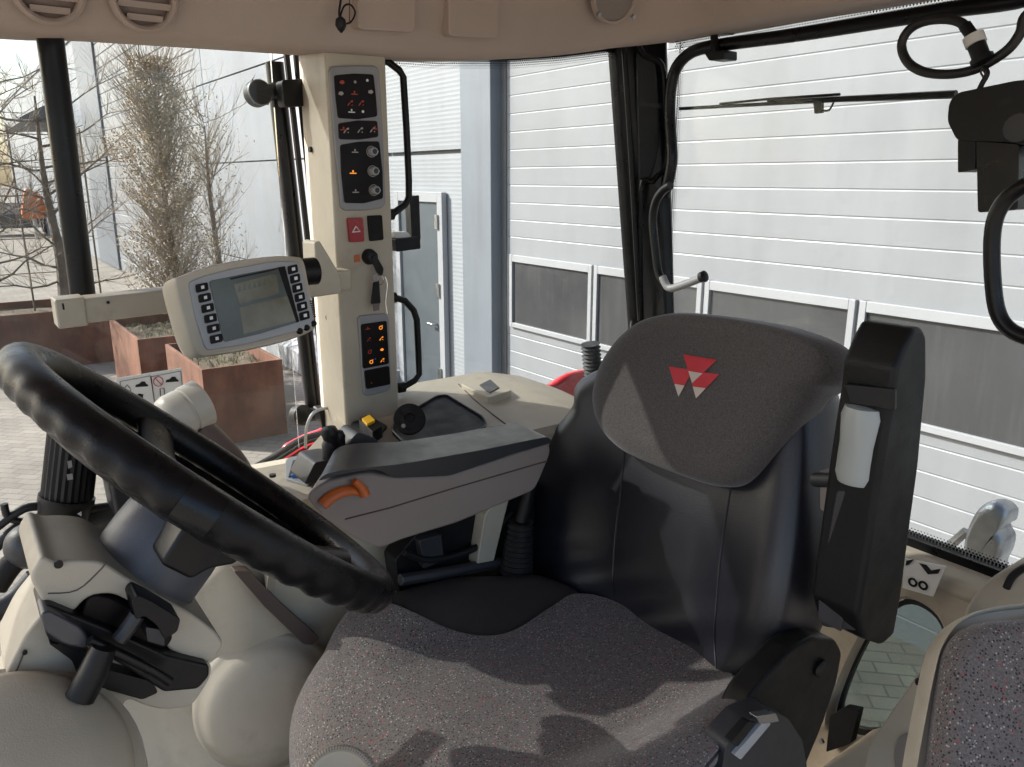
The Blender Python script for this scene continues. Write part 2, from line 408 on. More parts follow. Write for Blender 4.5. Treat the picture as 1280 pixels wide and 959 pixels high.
# sectional door with a row of windows
ph = 2.68-.15*20
sd = ribbed(-3, 5.9, 1.93, 5.2, .15, .014, .0035, doorw, name='sectional_door', phase=ph)
lower = ribbed(-3, 5.9, 0, 1.27, .15, .014, .0035, doorw, name='lower_door_panel', phase=ph, parent=sd)
edges = [5.84, 4.69, 3.56, 2.435, 1.31, .19, -.93, -2.05]
b = MB(); b.box((XW-.004, -3, 1.27), (XW+.05, 5.9, 1.93), doorw); b.build('window_panel', sd)
for i in range(len(edges)-1):
    y1, y0 = edges[i]-.012, edges[i+1]+.012
    f = MB(); t = .042; x0, x1 = XW-.03, XW-.0045
    f.box((x0, y0, 1.27), (x1, y0+t, 1.93), framew); f.box((x0, y1-t, 1.27), (x1, y1, 1.93), framew)
    f.box((x0+.001, y0+t, 1.27), (x1, y1-t, 1.27+t), framew); f.box((x0+.001, y0+t, 1.93-t-.02), (x1, y1-t, 1.93), framew)
    f.build('window_frame', sd, bevel=.004, bseg=2)
    p = MB(); p.box((XW-.0085, y0+t, 1.27+t), (XW-.005, y1-t, 1.91-t), winpane); p.build('pane', sd, smooth=False)
# canopy further along
c = MB(); c.prism([(XW, 38, 4.4), (XW-1.5, 38, 4.35), (XW-1.5, 38, 4.5), (XW, 38, 5.3)], (0, -7, 0), dark)
tag(c.build('door_canopy', None), 'dark sloping canopy on the far end of the warehouse facade', 'canopy')
# plinth
c = MB(); c.prism([(3.72, 8.0, 0), (4.18, 8.0, 0), (4.18, 8.0, .42), (4.0, 8.0, .42), (3.74, 8.0, .3)], (0, 8, 0), concrete)
tag(c.build('concrete_plinth', None, bevel=.02), 'grey concrete plinth along the foot of the warehouse wall', 'plinth')

def planter(x0, x1, y0, y1, h, label):
    t = thing('corten_planter', label, 'planter', ((x0+x1)/2, (y0+y1)/2, 0), 'rusty steel planters beside the warehouse')
    w = .035
    b = MB(); o = [(x0, y0, 0), (x1, y0, 0), (x1, y1, 0), (x0, y1, 0)]
    i = [(x0+w, y0+w, 0), (x1-w, y0+w, 0), (x1-w, y1-w, 0), (x0+w, y1-w, 0)]
    up = lambda q, z: [V((a, b_, z)) for a, b_, _ in q]
    b.loft([up(i, h-.25), up(i, h), up(o, h), up(o, 0)], corten, cap=False); b.build('box', t, bevel=.006, bseg=2)
    s = MB(); nx, ny = 14, 14
    vs = [(x0+w+(x1-x0-2*w)*a/nx, y0+w+(y1-y0-2*w)*c/ny, h-.12+random.uniform(-.03, .03)) for a in range(nx+1) for c in range(ny+1)]
    fs = [[a*(ny+1)+c, a*(ny+1)+c+1, (a+1)*(ny+1)+c+1, (a+1)*(ny+1)+c] for a in range(nx) for c in range(ny)]
    s.add(vs, fs, soil); s.build('soil', t)
    g = MB()
    for k in range(420):
        X, Y = random.uniform(x0+.06, x1-.06), random.uniform(y0+.06, y1-.06)
        l = random.uniform(.03, .10); a = random.uniform(0, 6.28); d = V((math.cos(a), math.sin(a), 0))
        p = V((X, Y, h-.12)); q = p+d*l*.5+V((0, 0, l)); s_ = d.cross(V((0, 0, 1)))*.004
        g.add([p-s_, p+s_, q], [[0, 1, 2]], grassm)
    go = g.build('grass_tufts', t, smooth=False); go['kind'] = 'stuff'
    return t
planter(1.88, 2.68, 7.75, 9.25, .8, 'rusty steel planter box standing nearest the tractor')
planter(1.68, 2.62, 9.7, 11.5, .8, 'rusty steel planter box holding the tan columnar tree')
planter(-3.2, 1.86, 12.5, 13.9, .8, 'long rusty steel planter trough behind the two square ones')

def branch(mb, p, d, l, r, depth, m, spread=.5, up=.15, kids=3, leaves=None):
    n = 4; pts = [p]; rr = [r]
    for i in range(n):
        d = (d+V((random.gauss(0, .13), random.gauss(0, .13), random.gauss(0, .1)+up*.3))).normalized()
        pts.append(pts[-1]+d*l/n); rr.append(r*(1-.65*(i+1)/n))
    mb.tube(pts, rr, m, seg=5 if depth > 1 else 3)
    if depth > 0:
        for k in range(kids):
            i = random.randint(1, n); q = pts[i]
            dd = (d+V((random.gauss(0, spread), random.gauss(0, spread), random.gauss(0, spread*.7)+up))).normalized()
            branch(mb, q, dd, l*random.uniform(.5, .75), rr[i]*.7, depth-1, m, spread, up, kids, leaves)
    elif leaves is not None: leaves.append(pts[-1])
def at_px(x, Y): r = ray((x, 222)); return r.x/r.y*Y
def columnar(x, Y, top, w, label, nleaf, nbr=190, name='columnar_tree'):
    t = thing(name, label, 'tree', (x, Y, .68), None)
    tr = MB(); tr.tube([(x, Y, .65), (x+.02, Y, 1.4), (x-.02, Y, 2.4), (x, Y, top-.5)], [.06, .045, .03, .008], bark, 7, smooth=4)
    tr.build('trunk', t)
    tw = MB(); lf = MB()
    for k in range(nbr):
        z = random.uniform(1.0, top-.25); a = random.uniform(0, 6.28)
        d = V((math.cos(a), math.sin(a), random.uniform(.5, 1.4))).normalized()
        branch(tw, V((x, Y, z-.1)), d, w*random.uniform(.45, .85), .007, 1, twig, .35, .35, 6)
    o = tw.build('branches', t, smooth=False)
    for k in range(nleaf):
        z = random.uniform(.95, top-.1); a = random.uniform(0, 6.28)
        wr = w*(.42+.2*math.sin(z*5+a*2)+.1*math.sin(z*11))*(1-.5*sstep(top-.7, top, z))
        rr = wr*math.sqrt(random.random())
        p = V((x+math.cos(a)*rr, Y+math.sin(a)*rr, z)); s_ = random.uniform(.009, .02)
        u = V((random.gauss(0, 1), random.gauss(0, 1), random.gauss(0, 1))).normalized(); v_ = u.orthogonal().normalized()
        lf.add([p+u*s_*1.3, p+v_*s_*.6, p-u*s_*1.3, p-v_*s_*.6], [[0, 1, 2, 3]], leafm)
    if nleaf: lf.build('leaves', t, smooth=False)
    return t
columnar(at_px(205, 10.6), 10.6, 4.1, .98, 'dense columnar tree with tan dry leaves in a rusty planter', 15000, 300)
columnar(at_px(262, 10.9), 10.9, 3.75, .9, 'barer twiggy tree to the right of the tan columnar tree', 700, 75)
def espalier(x, Y, label, top=3.7):
    t = thing('espalier_tree', label, 'tree', (x, Y, .68), 'bare trained trees in the long planter')
    tr = MB(); tr.tube([(x, Y, .65), (x+.03, Y, 1.5), (x-.03, Y, 2.5), (x, Y, top)], [.10, .085, .065, .012], bark, 8, smooth=4); tr.build('trunk', t)
    b = MB(); z = 1.1
    while z < top:
        for sg in (-1, 1):
            l = random.uniform(.8, 1.35); pts = [V((x, Y, z+random.uniform(-.1, .1)))]; up_a = random.uniform(.02, .16)
            for i in range(6): pts.append(pts[-1]+V((sg*l/6, random.gauss(0, .05), up_a+random.gauss(0, .035))))
            b.tube(pts, [random.uniform(.012, .022), .004], bark, 5)
            for i in range(1, 7):
                for q in range(3):
                    branch(b, pts[i], V((sg*random.uniform(-.3, .9), random.gauss(0, .4), random.uniform(-.2, 1))).normalized(), random.uniform(.25, .55), .006, 1, twig, .45, .15, 4)
        z += random.uniform(.2, .36)
    b.build('branches', t, smooth=False)
for p, l in ((58, 'bare trained tree with its trunk just left of the black post'), (-45, 'bare trained tree cut by the left edge of the view')):
    espalier(at_px(p, 13.2), 13.2, l)
# trellis wires
t = MB()
for z in (1.25, 1.75, 2.25, 2.75, 3.2): t.tube([(-3, 13.45, z), (1.9, 13.45, z)], .007, bark, 5)
for x in (-3, -1.2, .2, 1.0, 1.9): t.tube([(x, 13.45, .6), (x, 13.45, 3.3)], .014, bark, 6)
t.tube([(.1, 13.4, .9), (1.0, 13.4, 2.6)], .014, bark, 6)
tag(t.build('trellis', None), 'thin trellis of wires and stakes behind the bare trained trees', 'trellis')
# far hedge
h = MB()
for k in range(26000):
    x = random.uniform(-40, 3); y = 74+random.uniform(-2, 2); z = abs(random.gauss(0, 1))*1.6+random.uniform(0, 1.2)+.5*math.sin(x)
    s_ = random.uniform(.06, .25); a = random.uniform(0, 6.28); p = V((x, y, max(z, .05)))
    h.add([p+V((s_*math.cos(a), 0, s_*math.sin(a))), p+V((-s_*.3*math.sin(a), .05, s_*.3*math.cos(a))), p-V((s_*math.cos(a), 0, s_*math.sin(a)))], [[0, 1, 2]], hedgem)
struct(h.build('hedge', None, smooth=False), 'stuff')
# far parked car
cx = at_px(10, 44); ct = thing('parked_car', 'dark car parked far off beyond the bare trees', 'car', (cx, 44, 0))
b = MB(); b.prism(filr([(cx-2.1, 43.2, .35), (cx-2.1, 43.2, .85), (cx-1.2, 43.2, .95), (cx+1.0, 43.2, 1.0), (cx+2.1, 43.2, .85), (cx+2.1, 43.2, .35)], .15), (0, 1.7, 0), carp); b.build('body', ct, bevel=.08)
b = MB(); b.prism(filr([(cx-1.3, 43.3, .95), (cx-.6, 43.3, 1.45), (cx+.8, 43.3, 1.45), (cx+1.5, 43.3, .98)], .15), (0, 1.5, 0), carg); b.build('cabin', ct, bevel=.08)
for sx in (-1.3, 1.3):
    w = MB(); w.lathe([(.2, -.01), (.32, 0), (.32, .2), (.2, .21)], (cx+sx, 43.18, .32), (0, 1, 0), rubber, 20); w.build('wheel', ct)
ox = at_px(36, 40); b = MB(); b.prism(fil([(ox-.5, 40, .9), (ox+.5, 40, .9), (ox+.4, 40, 1.9), (ox-.2, 40, 2.2)], .2), (0, .6, 0), orange); b.tube([(ox, 40.3, 0), (ox, 40.3, 1)], .08, steel)
tag(b.build('orange_machine', None), 'small orange machine standing far off beside the dark car', 'machine')

# ================================================================== TRACTOR OUTSIDE THE GLASS
b = MB(); pillow(b, [AY(p, 1.62) for p in [(660, 500), (685, 480), (705, 468), (728, 464), (748, 470), (770, 510), (760, 560), (690, 560)]], (-.2, -.8, .6), .05, .25, red)
tag(b.build('rear_fender', None), 'glossy red rear fender showing beyond the beige console', 'fender')
b = MB(); pillow(b, [AY(p, 1.55) for p in [(348, 600), (350, 566), (366, 553), (395, 541), (420, 538), (430, 600), (400, 640), (350, 640)]], (-.3, -.7, .6), .05, .2, red)
tag(b.build('front_fender', None), 'red painted panel outside below the front right glass', 'fender')
b = MB()
for k in range(7):
    o = k*.010; pts = [AY((p[0]+k*3-6, p[1]+k*5-4), 1.42+.02*(k % 3)) for p in [(210, 690), (255, 640), (310, 590), (350, 566), (385, 545), (425, 535)]]
    b.tube([p-V((0, 0, .012)) for p in pts], .0045 if k % 2 else .006, [hydr, hydr, red, hydr, hydr, white, hydr][k], 8, smooth=5)
tag(b.build('cable_bundle', None), 'black, red and white cables running outside below the front right glass', 'cables')
b = MB()
for s_, pp in ((.030, [(738, 430), (742, 470)]),):
    a0 = AY(pp[0], 1.5); a1 = AY(pp[1], 1.5)
    prof = []
    for k in range(18): prof.append(((.019 if k % 2 else .026), (a1-a0).length*k/17))
    b.lathe(prof, a0, a1-a0, rubber, 20)
tag(b.build('breather_hose', None), 'short ribbed black hose standing outside left of the headrest', 'hose')
# hook wrapped in plastic behind the rear window
b = MB(); pillow(b, [AX(p, 1.75) for p in [(1205, 700), (1210, 665), (1224, 636), (1244, 626), (1260, 638), (1258, 654), (1250, 660), (1257, 676), (1254, 694), (1246, 712), (1245, 740), (1200, 740)]], (-1, 0, 0), .02, .06, galv)
b.tube([AX((1178, 690), 1.75), AX((1208, 664), 1.75)], .010, galv, 8)
tag(b.build('hitch_hook', None), 'silvery plastic wrapped hook standing outside below the rear window', 'hook')

# ================================================================== CAB SHELL
WR, XR = 1.36, 1.36
roof = thing('cab_roof', 'brown grey cab roof lining with round air vents along the top', 'roof', (.5, .6, 2.9))
path = [V((-.9, 1.18, 2.76)), V((-.3, 1.18, 2.768))]+[AY(p, 1.18) for p in ((0, 37), (130, 42), (390, 60), (560, 72), (640, 70), (700, 66.5))]+[V((1.04, 1.175, 2.832)), V((1.13, 1.14, 2.852)), V((1.185, 1.08, 2.866))]+[AX(p, 1.2) for p in ((900, 29.5), (960, 18), (1060, 0))]+[V((1.2, .4, 2.867)), V((1.2, -.45, 2.867))]
path = catmull(path, 4)
rings = []
for i, p in enumerate(path):
    t = (path[min(i+1, len(path)-1)]-path[max(i-1, 0)]); t.z = 0; t.normalize(); inn = V((t.y, -t.x, 0))
    if inn.dot(V((.4, .5, 0))-V((p.x, p.y, 0))) < 0: inn = -inn
    prof = [(-.20, .07), (-.17, .012), (-.03, -.002), (-.012, -.003), (0, 0), (.008, .008), (.018, .026), (.026, .05), (.04, .10), (.07, .17), (.14, .20), (.34, .205)]
    rings.append([p+inn*a+V((0, 0, z)) for a, z in prof])
b = MB(); b.loft(rings, liner, closed=False); lin = b.build('roof_lining', roof, angle=50)
b = MB(); b.box((-.9, -.45, 3.02), (1.45, 1.45, 3.06), liner); b.build('ceiling', roof)
b = MB(); b.prism(filr([(-.95, -.5, 3.062), (1.6, -.5, 3.062), (1.6, 1.52, 3.062), (-.95, 1.52, 3.062)], .2), (0, 0, .16), dgrey); b.build('outer_roof', roof, bevel=.04)
def vent(p, r, nslat):
    c_ = AY(p, 1.145); n = V((0, -.96, -.28)).normalized()
    v = MB(); v.lathe([(r*.8, -.012), (r*.82, .004), (r*.9, .008), (r, .004), (r*1.04, -.006)], c_, n, liner, 40, cap=False)
    v.lathe([(r*.82, -.008), (r*.5, -.002), (.001, .001)], c_, n, mat('vent louvre', (.22, .17, .145), .7), 30, cap=False)
    u = V((1, 0, 0)); w = n.cross(u)
    for k in range(nslat):
        q = (k+.5)/nslat*2-1; hw = math.sqrt(max(.05, 1-q*q))*r*.8; o = c_+w*q*r*.75
        v.prism([o-u*hw-w*r*.10, o+u*hw-w*r*.10, o+u*hw+w*r*.10+n*.004, o-u*hw+w*r*.10+n*.004], -n*.003, liner)
    return v.build('air_vent', roof)
vent((180, -2), .040, 4); vent((60, -14), .040, 4)
c_ = AY((768, -6), 1.118); n = V((-.1, -.96, -.25)).normalized()
b = MB(); b.lathe([(.040, -.006), (.042, .004), (.046, .005), (.048, -.004)], c_, n, liner, 40, cap=False); b.lathe([(.041, .001), (.001, .002)], c_, n, taupe, 40, cap=False)
for a in (2.4, .6): b.lathe([(.0045, .004), (.004, .008), (.0005, .008)], c_+(V((1, 0, 0))*math.cos(a)-V((0, 0, 1))*math.sin(a))*.053, n, steel, 10)
b.build('speaker_cover', roof)
def liner_patch(pts, nm, d=.006, m=liner):
    q = px(AY, 1.135, pts)
    b = MB(); b.prism(filr(q, .01), (0, .03, .004), m); return b.build(nm, roof, bevel=.003)
liner_patch([(447, -30), (520, -30), (520, 41), (447, 37)], 'lining_panel'); liner_patch([(560, -30), (626, -30), (624, 48), (562, 46)], 'lining_panel')
b = MB(); b.tube([AY(p, 1.125) for p in [(430, -40), (426, 0), (424, 18), (428, 30)]], .0016, black, 6, smooth=4)
b.tube([AY(p, 1.125) for p in [(428, 30), (438, 28), (444, 16), (438, 6), (430, 8), (425, 22)]], .0014, black, 6, smooth=4)
b.tube([AY(p, 1.125) for p in [(437, -40), (437, 30)]], .0009, brown, 5)
b.lathe([(.002, -.010), (.007, -.006), (.008, .002), (.005, .008), (.001, .012)], AY((426, 30), 1.125), (0, 0, -1), black, 12)
tag(b.build('hanging_cord', None), 'short knotted black cord hanging from the roof lining', 'cord')

# --- side window, rear window, front right window
def dots(y_fn, n, rows, pitch, r):
    mb = MB()
    for k in range(rows):
        rad = r*(1-.75*k/rows)
        for i in range(n):
            c_, u, w = y_fn(i+(.5 if k % 2 else 0), k)
            mb.add([c_+(u*math.cos(a)+w*math.sin(a))*rad for a in [math.pi/3*q for q in range(6)]], [list(range(6))], blackm)
    return mb
sw = thing('side_window', 'clear right side window with dotted black top edge', 'window', (.95, WR, 2.5))
b = MB(); b.box((.64, WR, 2.05), (1.34, WR+.005, 2.93), gl); b.build('pane', sw, smooth=False)
def top_z(x): return smooth_line([(.6, 2.816), (.803, 2.820), (.978, 2.833), (1.101, 2.849), (1.234, 2.872)])(x)
b = MB(); xs = [.62+.64*i/16 for i in range(17)]
b.loft([[V((x, WR-.004, top_z(x)-.007)) for x in xs], [V((x, WR-.004, 2.95)) for x in xs]], blackm, closed=False); b.build('edge_band', sw)
b = dots(lambda i, k: (V((.64+i*.0048, WR-.003, top_z(.64+i*.0048)-.0085-.0042*k)), V((1, 0, 0)), V((0, 0, 1))), 128, 4, .0048, .0023); b.build('dot_band', sw, smooth=False)
b = MB(); b.box((.62, WR-.015, 2.0), (1.26, WR+.015, 2.09), blackm); b.build('lower_frame', sw)

fwin = thing('front_side_window', 'clear hinged front right window with tall black edge bar', 'window', (.0, WR, 2.2))
b = MB(); b.box((-.85, WR, 1.4), (.49, WR+.005, 2.9), gl_front); b.build('pane', fwin, smooth=False)
b = MB(); b.tube([AY((343, 78), 1.40), AY((392, 512), 1.40)], .0155, blackm, 14); b.build('hinge_bar', fwin)
b = MB()
for x0, x1 in ((356, 409), (368, 417)):
    b.tube([AY((x0, 50), 1.37), AY((x1, 514), 1.37)], .0055, black, 8)
b.build('door_seal', fwin)
b = MB(); b.tube([AY((322, 116), 1.385), AY((378, 113), 1.385)], .014, black, 12, flat=1)
b.lathe([(.012, -.012), (.0215, -.010), (.0215, .010), (.012, .012)], AY((322, 117), 1.385), (.1, -1, .1), black, 24); b.lathe([(.0195, .0125), (.021, .0125), (.0215, .010)], AY((322, 117), 1.385), (.1, -1, .1), lgrey, 28, cap=False)  # pale grey ring paints in the highlight along the disc's rim
b.prism(filr(px(AY, 1.33, [(352, 100), (386, 98), (387, 132), (356, 134)]), .006), (0, .03, 0), black); b.build('hinge', fwin, bevel=.002)
b = MB(); b.lathe([(.012, -.012), (.020, -.008), (.020, .012), (.012, .016)], AY((375, 519), 1.385), (.2, -1, .2), black, 24)
b.tube([AY((375, 521), 1.39), AY((425, 512), 1.37)], .013, black, 12)
b.prism(filr(px(AY, 1.32, [(398, 512), (430, 508), (434, 530), (404, 538)]), .006), (0, .03, 0), black); b.build('hinge', fwin, bevel=.002)
b = MB(); b.tube([AY(p, 1.30) for p in [(382, 560), (383, 535), (392, 516), (410, 510), (425, 511)]], .003, steel, 8, smooth=4); b.build('cable', fwin)

pl = thing('rear_pillar', 'thick black cab pillar between side and rear windows', 'pillar', (1.3, 1.3, 2))
ta, tb = AY((766, 60), 1.36), AX((834, 60), 1.36); la, lb = AY((789, 385), 1.36), AX((843, 385), 1.36)
def pring(z):
    xl = ta.x+(la.x-ta.x)*(z-ta.z)/(la.z-ta.z); yr = tb.y+(lb.y-tb.y)*(z-tb.z)/(lb.z-tb.z); xl = min(xl, 1.352)
    return filr([(xl-.004, 1.375, z), (xl, 1.350, z), (xl+.014, 1.334, z), (1.345-.006, yr+.010, z), (1.358, yr, z), (1.374, yr+.012, z), (1.38, 1.38, z)], .006)
b = MB(); b.loft([pring(z) for z in (2.0, 2.2, 2.5, 2.7, 2.95)], blackm); b.build('post', pl, angle=30)
q1, q2, q3 = AY((772, 100), 1.336), AX((832, 100), 1.340), AY((787, 385), 1.336)
n_ = (q2-q1).cross(q3-q1).normalized(); o_ = q1
if n_.dot(CAM-o_) < 0: n_ = -n_
b = MB(); b.prism(filr([AP(p, o_, n_)+n_*.003 for p in [(795, 62), (818, 70), (822, 120), (824, 190), (812, 222), (800, 236)]], .012), -n_*.02, black); b.build('trim_plate', pl, bevel=.002)
b = MB()
b.tube([AP(p, o_, n_)+n_*.008 for p in [(797, 58), (805, 70), (826, 82), (830, 130), (832, 200), (815, 226), (800, 240), (800, 400)]], .0065, blackm, 8, smooth=4)
b.tube([AP(p, o_, n_)+n_*.006 for p in [(779, 60), (788, 200), (799, 400)]], .006, black, 8, smooth=4)
b.prism([AP(p, o_, n_)+n_*.006 for p in [(796, 126), (830, 130), (830, 136), (796, 133)]], -n_*.01, blackm); b.build('seal', pl)

rw = thing('rear_window', 'wide rear window with rounded black tubular frame', 'window', (XR, .5, 1.97))
b = MB(); b.box((XR, -.4, 1.955), (XR+.005, 1.30, 2.96), gl); b.build('pane', rw, smooth=False)
b = MB(); b.box((XR-.004, -.4, 2.886), (XR+.012, 1.30, 2.96), blackm); b.build('edge_band', rw); b = MB(); b.box((XR-.02, -.4, 1.945), (XR+.012, 1.23, 1.972), blackm); b.build('edge_band', rw)
b = dots(lambda i, k: (V((XR-.003, 1.275-i*.0058, 2.885-.0048*k)), V((0, 1, 0)), V((0, 0, 1))), 230, 5, .0058, .0027)
b2 = dots(lambda i, k: (V((XR-.003, .9-i*.0058, 1.974+.0048*k)), V((0, 1, 0)), V((0, 0, 1))), 170, 3, .0058, .0026); b.add(b2.v, b2.f, blackm)
b3 = dots(lambda i, k: (V((XR-.003, 1.262-k*.0052, 2.88-i*.0058)), V((0, 1, 0)), V((0, 0, 1))), 110, 3, .0058, .0026); b.add(b3.v, b3.f, blackm)
b.build('dot_band', rw, smooth=False)
b = MB(); b.tube([AX(p, 1.335) for p in [(1400, -52), (1290, -4), (1190, 12), (1100, 27), (1000, 43), (925, 53), (885, 59), (862, 67), (846, 84), (839, 108), (837, 140), (839, 175), (840, 200), (836, 225), (830, 245)]], .0125, blackm, 12, smooth=5); b.build('frame', rw)
b = MB(); b.prism(filr(px(AX, 1.32, [(876, 32), (906, 27), (906, 42), (884, 44)]), .004), (.03, 0, 0), black)
b.prism(filr(px(AX, 1.31, [(880, 66), (905, 62), (905, 74), (886, 76)]), .004), (.04, 0, 0), black)
b.tube([AX((893, 38), 1.32), AX((893, 68), 1.32)], .008, black, 8); b.build('hinge', rw, bevel=.002)
b = MB(); b.tube([AX(p, 1.27) for p in [(838, 232), (829, 238), (820, 252), (816, 275), (819, 310), (823, 340), (830, 352)]], .0095, blackm, 10, smooth=5)
b.tube([AX(p, 1.26) for p in [(828, 346), (836, 360), (852, 357), (878, 347)]], .0085, grey, 10, smooth=5)
b.lathe([(.004, -.010), (.011, -.006), (.012, .004), (.005, .008)], AX((879, 346), 1.255), AX((879, 346), 1.25)-AX((836, 360), 1.25), black, 20); b.build('handle', rw)
gh = MB(); gh.tube([AX(p, 1.15) for p in [(1320, 215), (1290, 228), (1262, 245), (1246, 268), (1240, 300), (1241, 350), (1247, 390), (1262, 412), (1290, 424), (1330, 430)]], .0105, blackm, 12, smooth=5)
tag(gh.build('grab_handle', None), 'curved black grab handle cut by the right edge below the wiper motor', 'grab handle', 'black grab handles around the cab')

# wiper
w = thing('rear_wiper', 'rear window wiper with black motor block and long thin arm', 'wiper', AX((1230, 200), 1.34))
b = MB(); b.prism(filr(px(AX, 1.26, [(1186, 128), (1196, 116), (1268, 101), (1300, 98), (1300, 186), (1262, 178), (1196, 176), (1184, 152)]), .008), (.08, 0, 0), black)
b.prism(filr(px(AX, 1.272, [(1197, 174), (1220, 176), (1219, 212), (1197, 216)]), .003), (.05, 0, 0), black)
b.prism(filr(px(AX, 1.265, [(1220, 176), (1274, 180), (1272, 262), (1222, 266)]), .005), (.07, 0, 0), blackm)
b.lathe([(.012, -.01), (.02, 0), (.02, .01)], AX((1276, 160), 1.26), (-1, 0, 0), dgrey, 16)
b.build('motor_housing', w, bevel=.003)
b = MB(); b.tube([AX((1195, 118), 1.40), AX((1100, 122), 1.40), AX((1000, 126), 1.40), AX((960, 127), 1.40)], [.007, .004], black, 8)
b.tube([AX((1070, 124), 1.395), AX((850, 136), 1.395)], .0038, black, 6); b.tube([AX((1050, 118), 1.395), AX((960, 124), 1.395), AX((900, 130), 1.395)], .0026, black, 6)
b.prism(px(AX, 1.39, [(1016, 124), (1026, 124), (1026, 141), (1018, 142)]), (.01, 0, 0), black)
b.tube([AX(p, 1.392) for p in [(1026, 138), (1036, 138), (1042, 128)]], .002, black, 6, smooth=4); b.build('arm', w)
b = MB(); b.tube([AX(p, 1.28) for p in [(1310, 0), (1282, 20), (1276, 40), (1262, 60), (1240, 76), (1215, 88), (1185, 93), (1155, 90), (1135, 78), (1127, 58), (1134, 40), (1152, 28), (1178, 24), (1200, 28), (1212, 40)]], .0072, hydr, 10, smooth=5)
b.tube([AX((1206, 32), 1.27), AX((1216, 46), 1.27)], .009, black, 10)
b.build('cable', w)
b = MB(); c0, c1 = AX((1216, 44), 1.27), AX((1229, 78), 1.27); ax = (c1-c0).normalized(); l = (c1-c0).length
b.lathe([(.010, 0), (.0145, .001), (.0145, l*.34), (.012, l*.35)], c0, ax, white, 20); b.lathe([(.0125, l*.36), (.0125, l*.8), (.016, l*.82), (.016, l), (.006, l*1.05)], c0, ax, black, 20)
b.tube([AX(p, 1.27) for p in [(1229, 84), (1234, 92), (1228, 104), (1224, 112)]], .004, black, 8, smooth=4)
b.tube([AX(p, 1.27) for p in [(1232, 84), (1226, 90), (1232, 100)]], .0016, brown, 5, smooth=4); b.build('connector', w)

# ================================================================== CONTROL PILLAR
cp = thing('control_pillar', 'beige cab pillar carrying dark switch panels and ignition', 'pillar', (.57, 1.25, 2.2))
b = MB(); b.prism([(.515, 1.20, 2.13), (.518, 1.197, 2.13), (.612, 1.197, 2.13), (.617, 1.20, 2.13), (.66, 1.30, 2.13), (.66, 1.35, 2.13), (.535, 1.35, 2.13), (.53, 1.34, 2.13)], (0, 0, .75), beige); b.build('pillar_trim', cp, bevel=.006)
F1 = lambda p, d=0: AY(p, 1.197-d)
def panel(outl, pads, nm, wh_):
    b = MB(); b.prism(filr([F1(p, .006) for p in outl], .008), (0, .012, 0), grey); o = b.build(nm, wh_, bevel=.0025)
    for pd in pads:
        q = MB(); q.prism(filr([F1(p, .0085) for p in pd], .004), (0, .006, 0), keypadm); q.build('keypad', o, bevel=.001)
    return o
Z7 = lambda pts: zoomed(pts, 3.994, 400, 60)
up_ = panel(Z7([(48, 108), (64, 92), (170, 86), (275, 88), (297, 104), (318, 450), (330, 778), (312, 800), (220, 812), (125, 812), (106, 796), (72, 450)]),
            [Z7([(72, 137), (170, 128), (268, 132), (280, 240), (288, 342), (190, 356), (92, 350), (80, 240)]), Z7([(93, 377), (190, 362), (287, 364), (293, 444), (195, 458), (97, 456)]), Z7([(103, 484), (200, 468), (297, 466), (314, 620), (316, 752), (220, 776), (124, 774), (108, 620)])], 'switch_panel', cp)
def icon(mb, p, s, m, kind):
    u, w = V((1, 0, 0))*s, V((0, 0, 1))*s; c_ = F1(p, .0092); d = (0, -.0006, 0)
    P = lambda *q: [c_+u*a+w*e for a, e in q]
    if kind == 0: mb.prism(P((-.8, -.3), (.2, -.5), (.8, 0), (.3, .6), (-.6, .4)), d, m)
    elif kind == 1:
        mb.prism(P((-1, -.2), (1, -.2), (1, .1), (-1, .1)), d, m); mb.prism(P((-.2, .2), (.2, .2), (.2, .8), (-.2, .8)), d, m)
    elif kind == 2:
        mb.prism(P((-.9, -.7), (-.6, -.8), (0, -.1), (-.2, .2)), d, m); mb.prism(P((.1, .1), (.9, .3), (.8, .8), (.2, .6)), d, m); mb.prism(P((.3, -.6), (.8, -.7), (.7, -.3)), d, m)
    elif kind == 3:
        mb.lathe([(s*.5, 0), (s*.5, .0006), (s*.8, .0006), (s*.8, 0)], c_, (0, -1, 0), m, 16, cap=False)
        mb.prism(P((.5, .5), (1, .8), (.6, 1)), d, m)
    else: mb.lathe([(s*.6, 0), (s*.6, .0006), (.0001, .0006)], c_, (0, -1, 0), m, 14)
b = MB()
for (x, y), k, m in (((110, 172), 0, red_l), ((175, 170), 4, offw), ((236, 162), 4, white), ((105, 228), 0, offw), ((253, 220), 0, offw), ((158, 320), 1, white), ((214, 318), 4, white), ((172, 230), 1, red_l), ((150, 275), 2, red_l), ((205, 275), 2, red_l),
                     ((130, 412), 2, offw), ((200, 410), 2, offw), ((262, 408), 2, offw), ((118, 408), 1, red_l), ((275, 404), 1, red_l), ((165, 625), 1, orange_l), ((175, 520), 1, offw), ((178, 720), 1, offw)):
    icon(b, Z7([(x, y)])[0], .0055 if k != 4 else .0035, m, k)
b.build('symbols', up_, smooth=False)
for y in ((256, 518), (262, 615), (268, 710)):
    c_ = F1(Z7([y])[0], .008); b = MB()
    b.lathe([(.0078, 0), (.0078, .001), (.0088, .001), (.0088, 0)], c_, (0, -1, 0), offw, 24, cap=False)
    b.lathe([(.0066, 0), (.0066, .011), (.0055, .013), (.0005, .013)], c_, (0, -1, .0), lgrey, 24); b.prism([c_+V((-.001, -.0131, -.004)), c_+V((.001, -.0131, -.004)), c_+V((.006, -.0131, -.001)), c_+V((.006, -.0131, .001))], (0, .004, 0), steel)
    b.lathe([(.0042, .0131), (.0040, .0136), (.0002, .0136)], c_, (0, -1, 0), dgrey, 20); b.build('rotary_knob', up_)
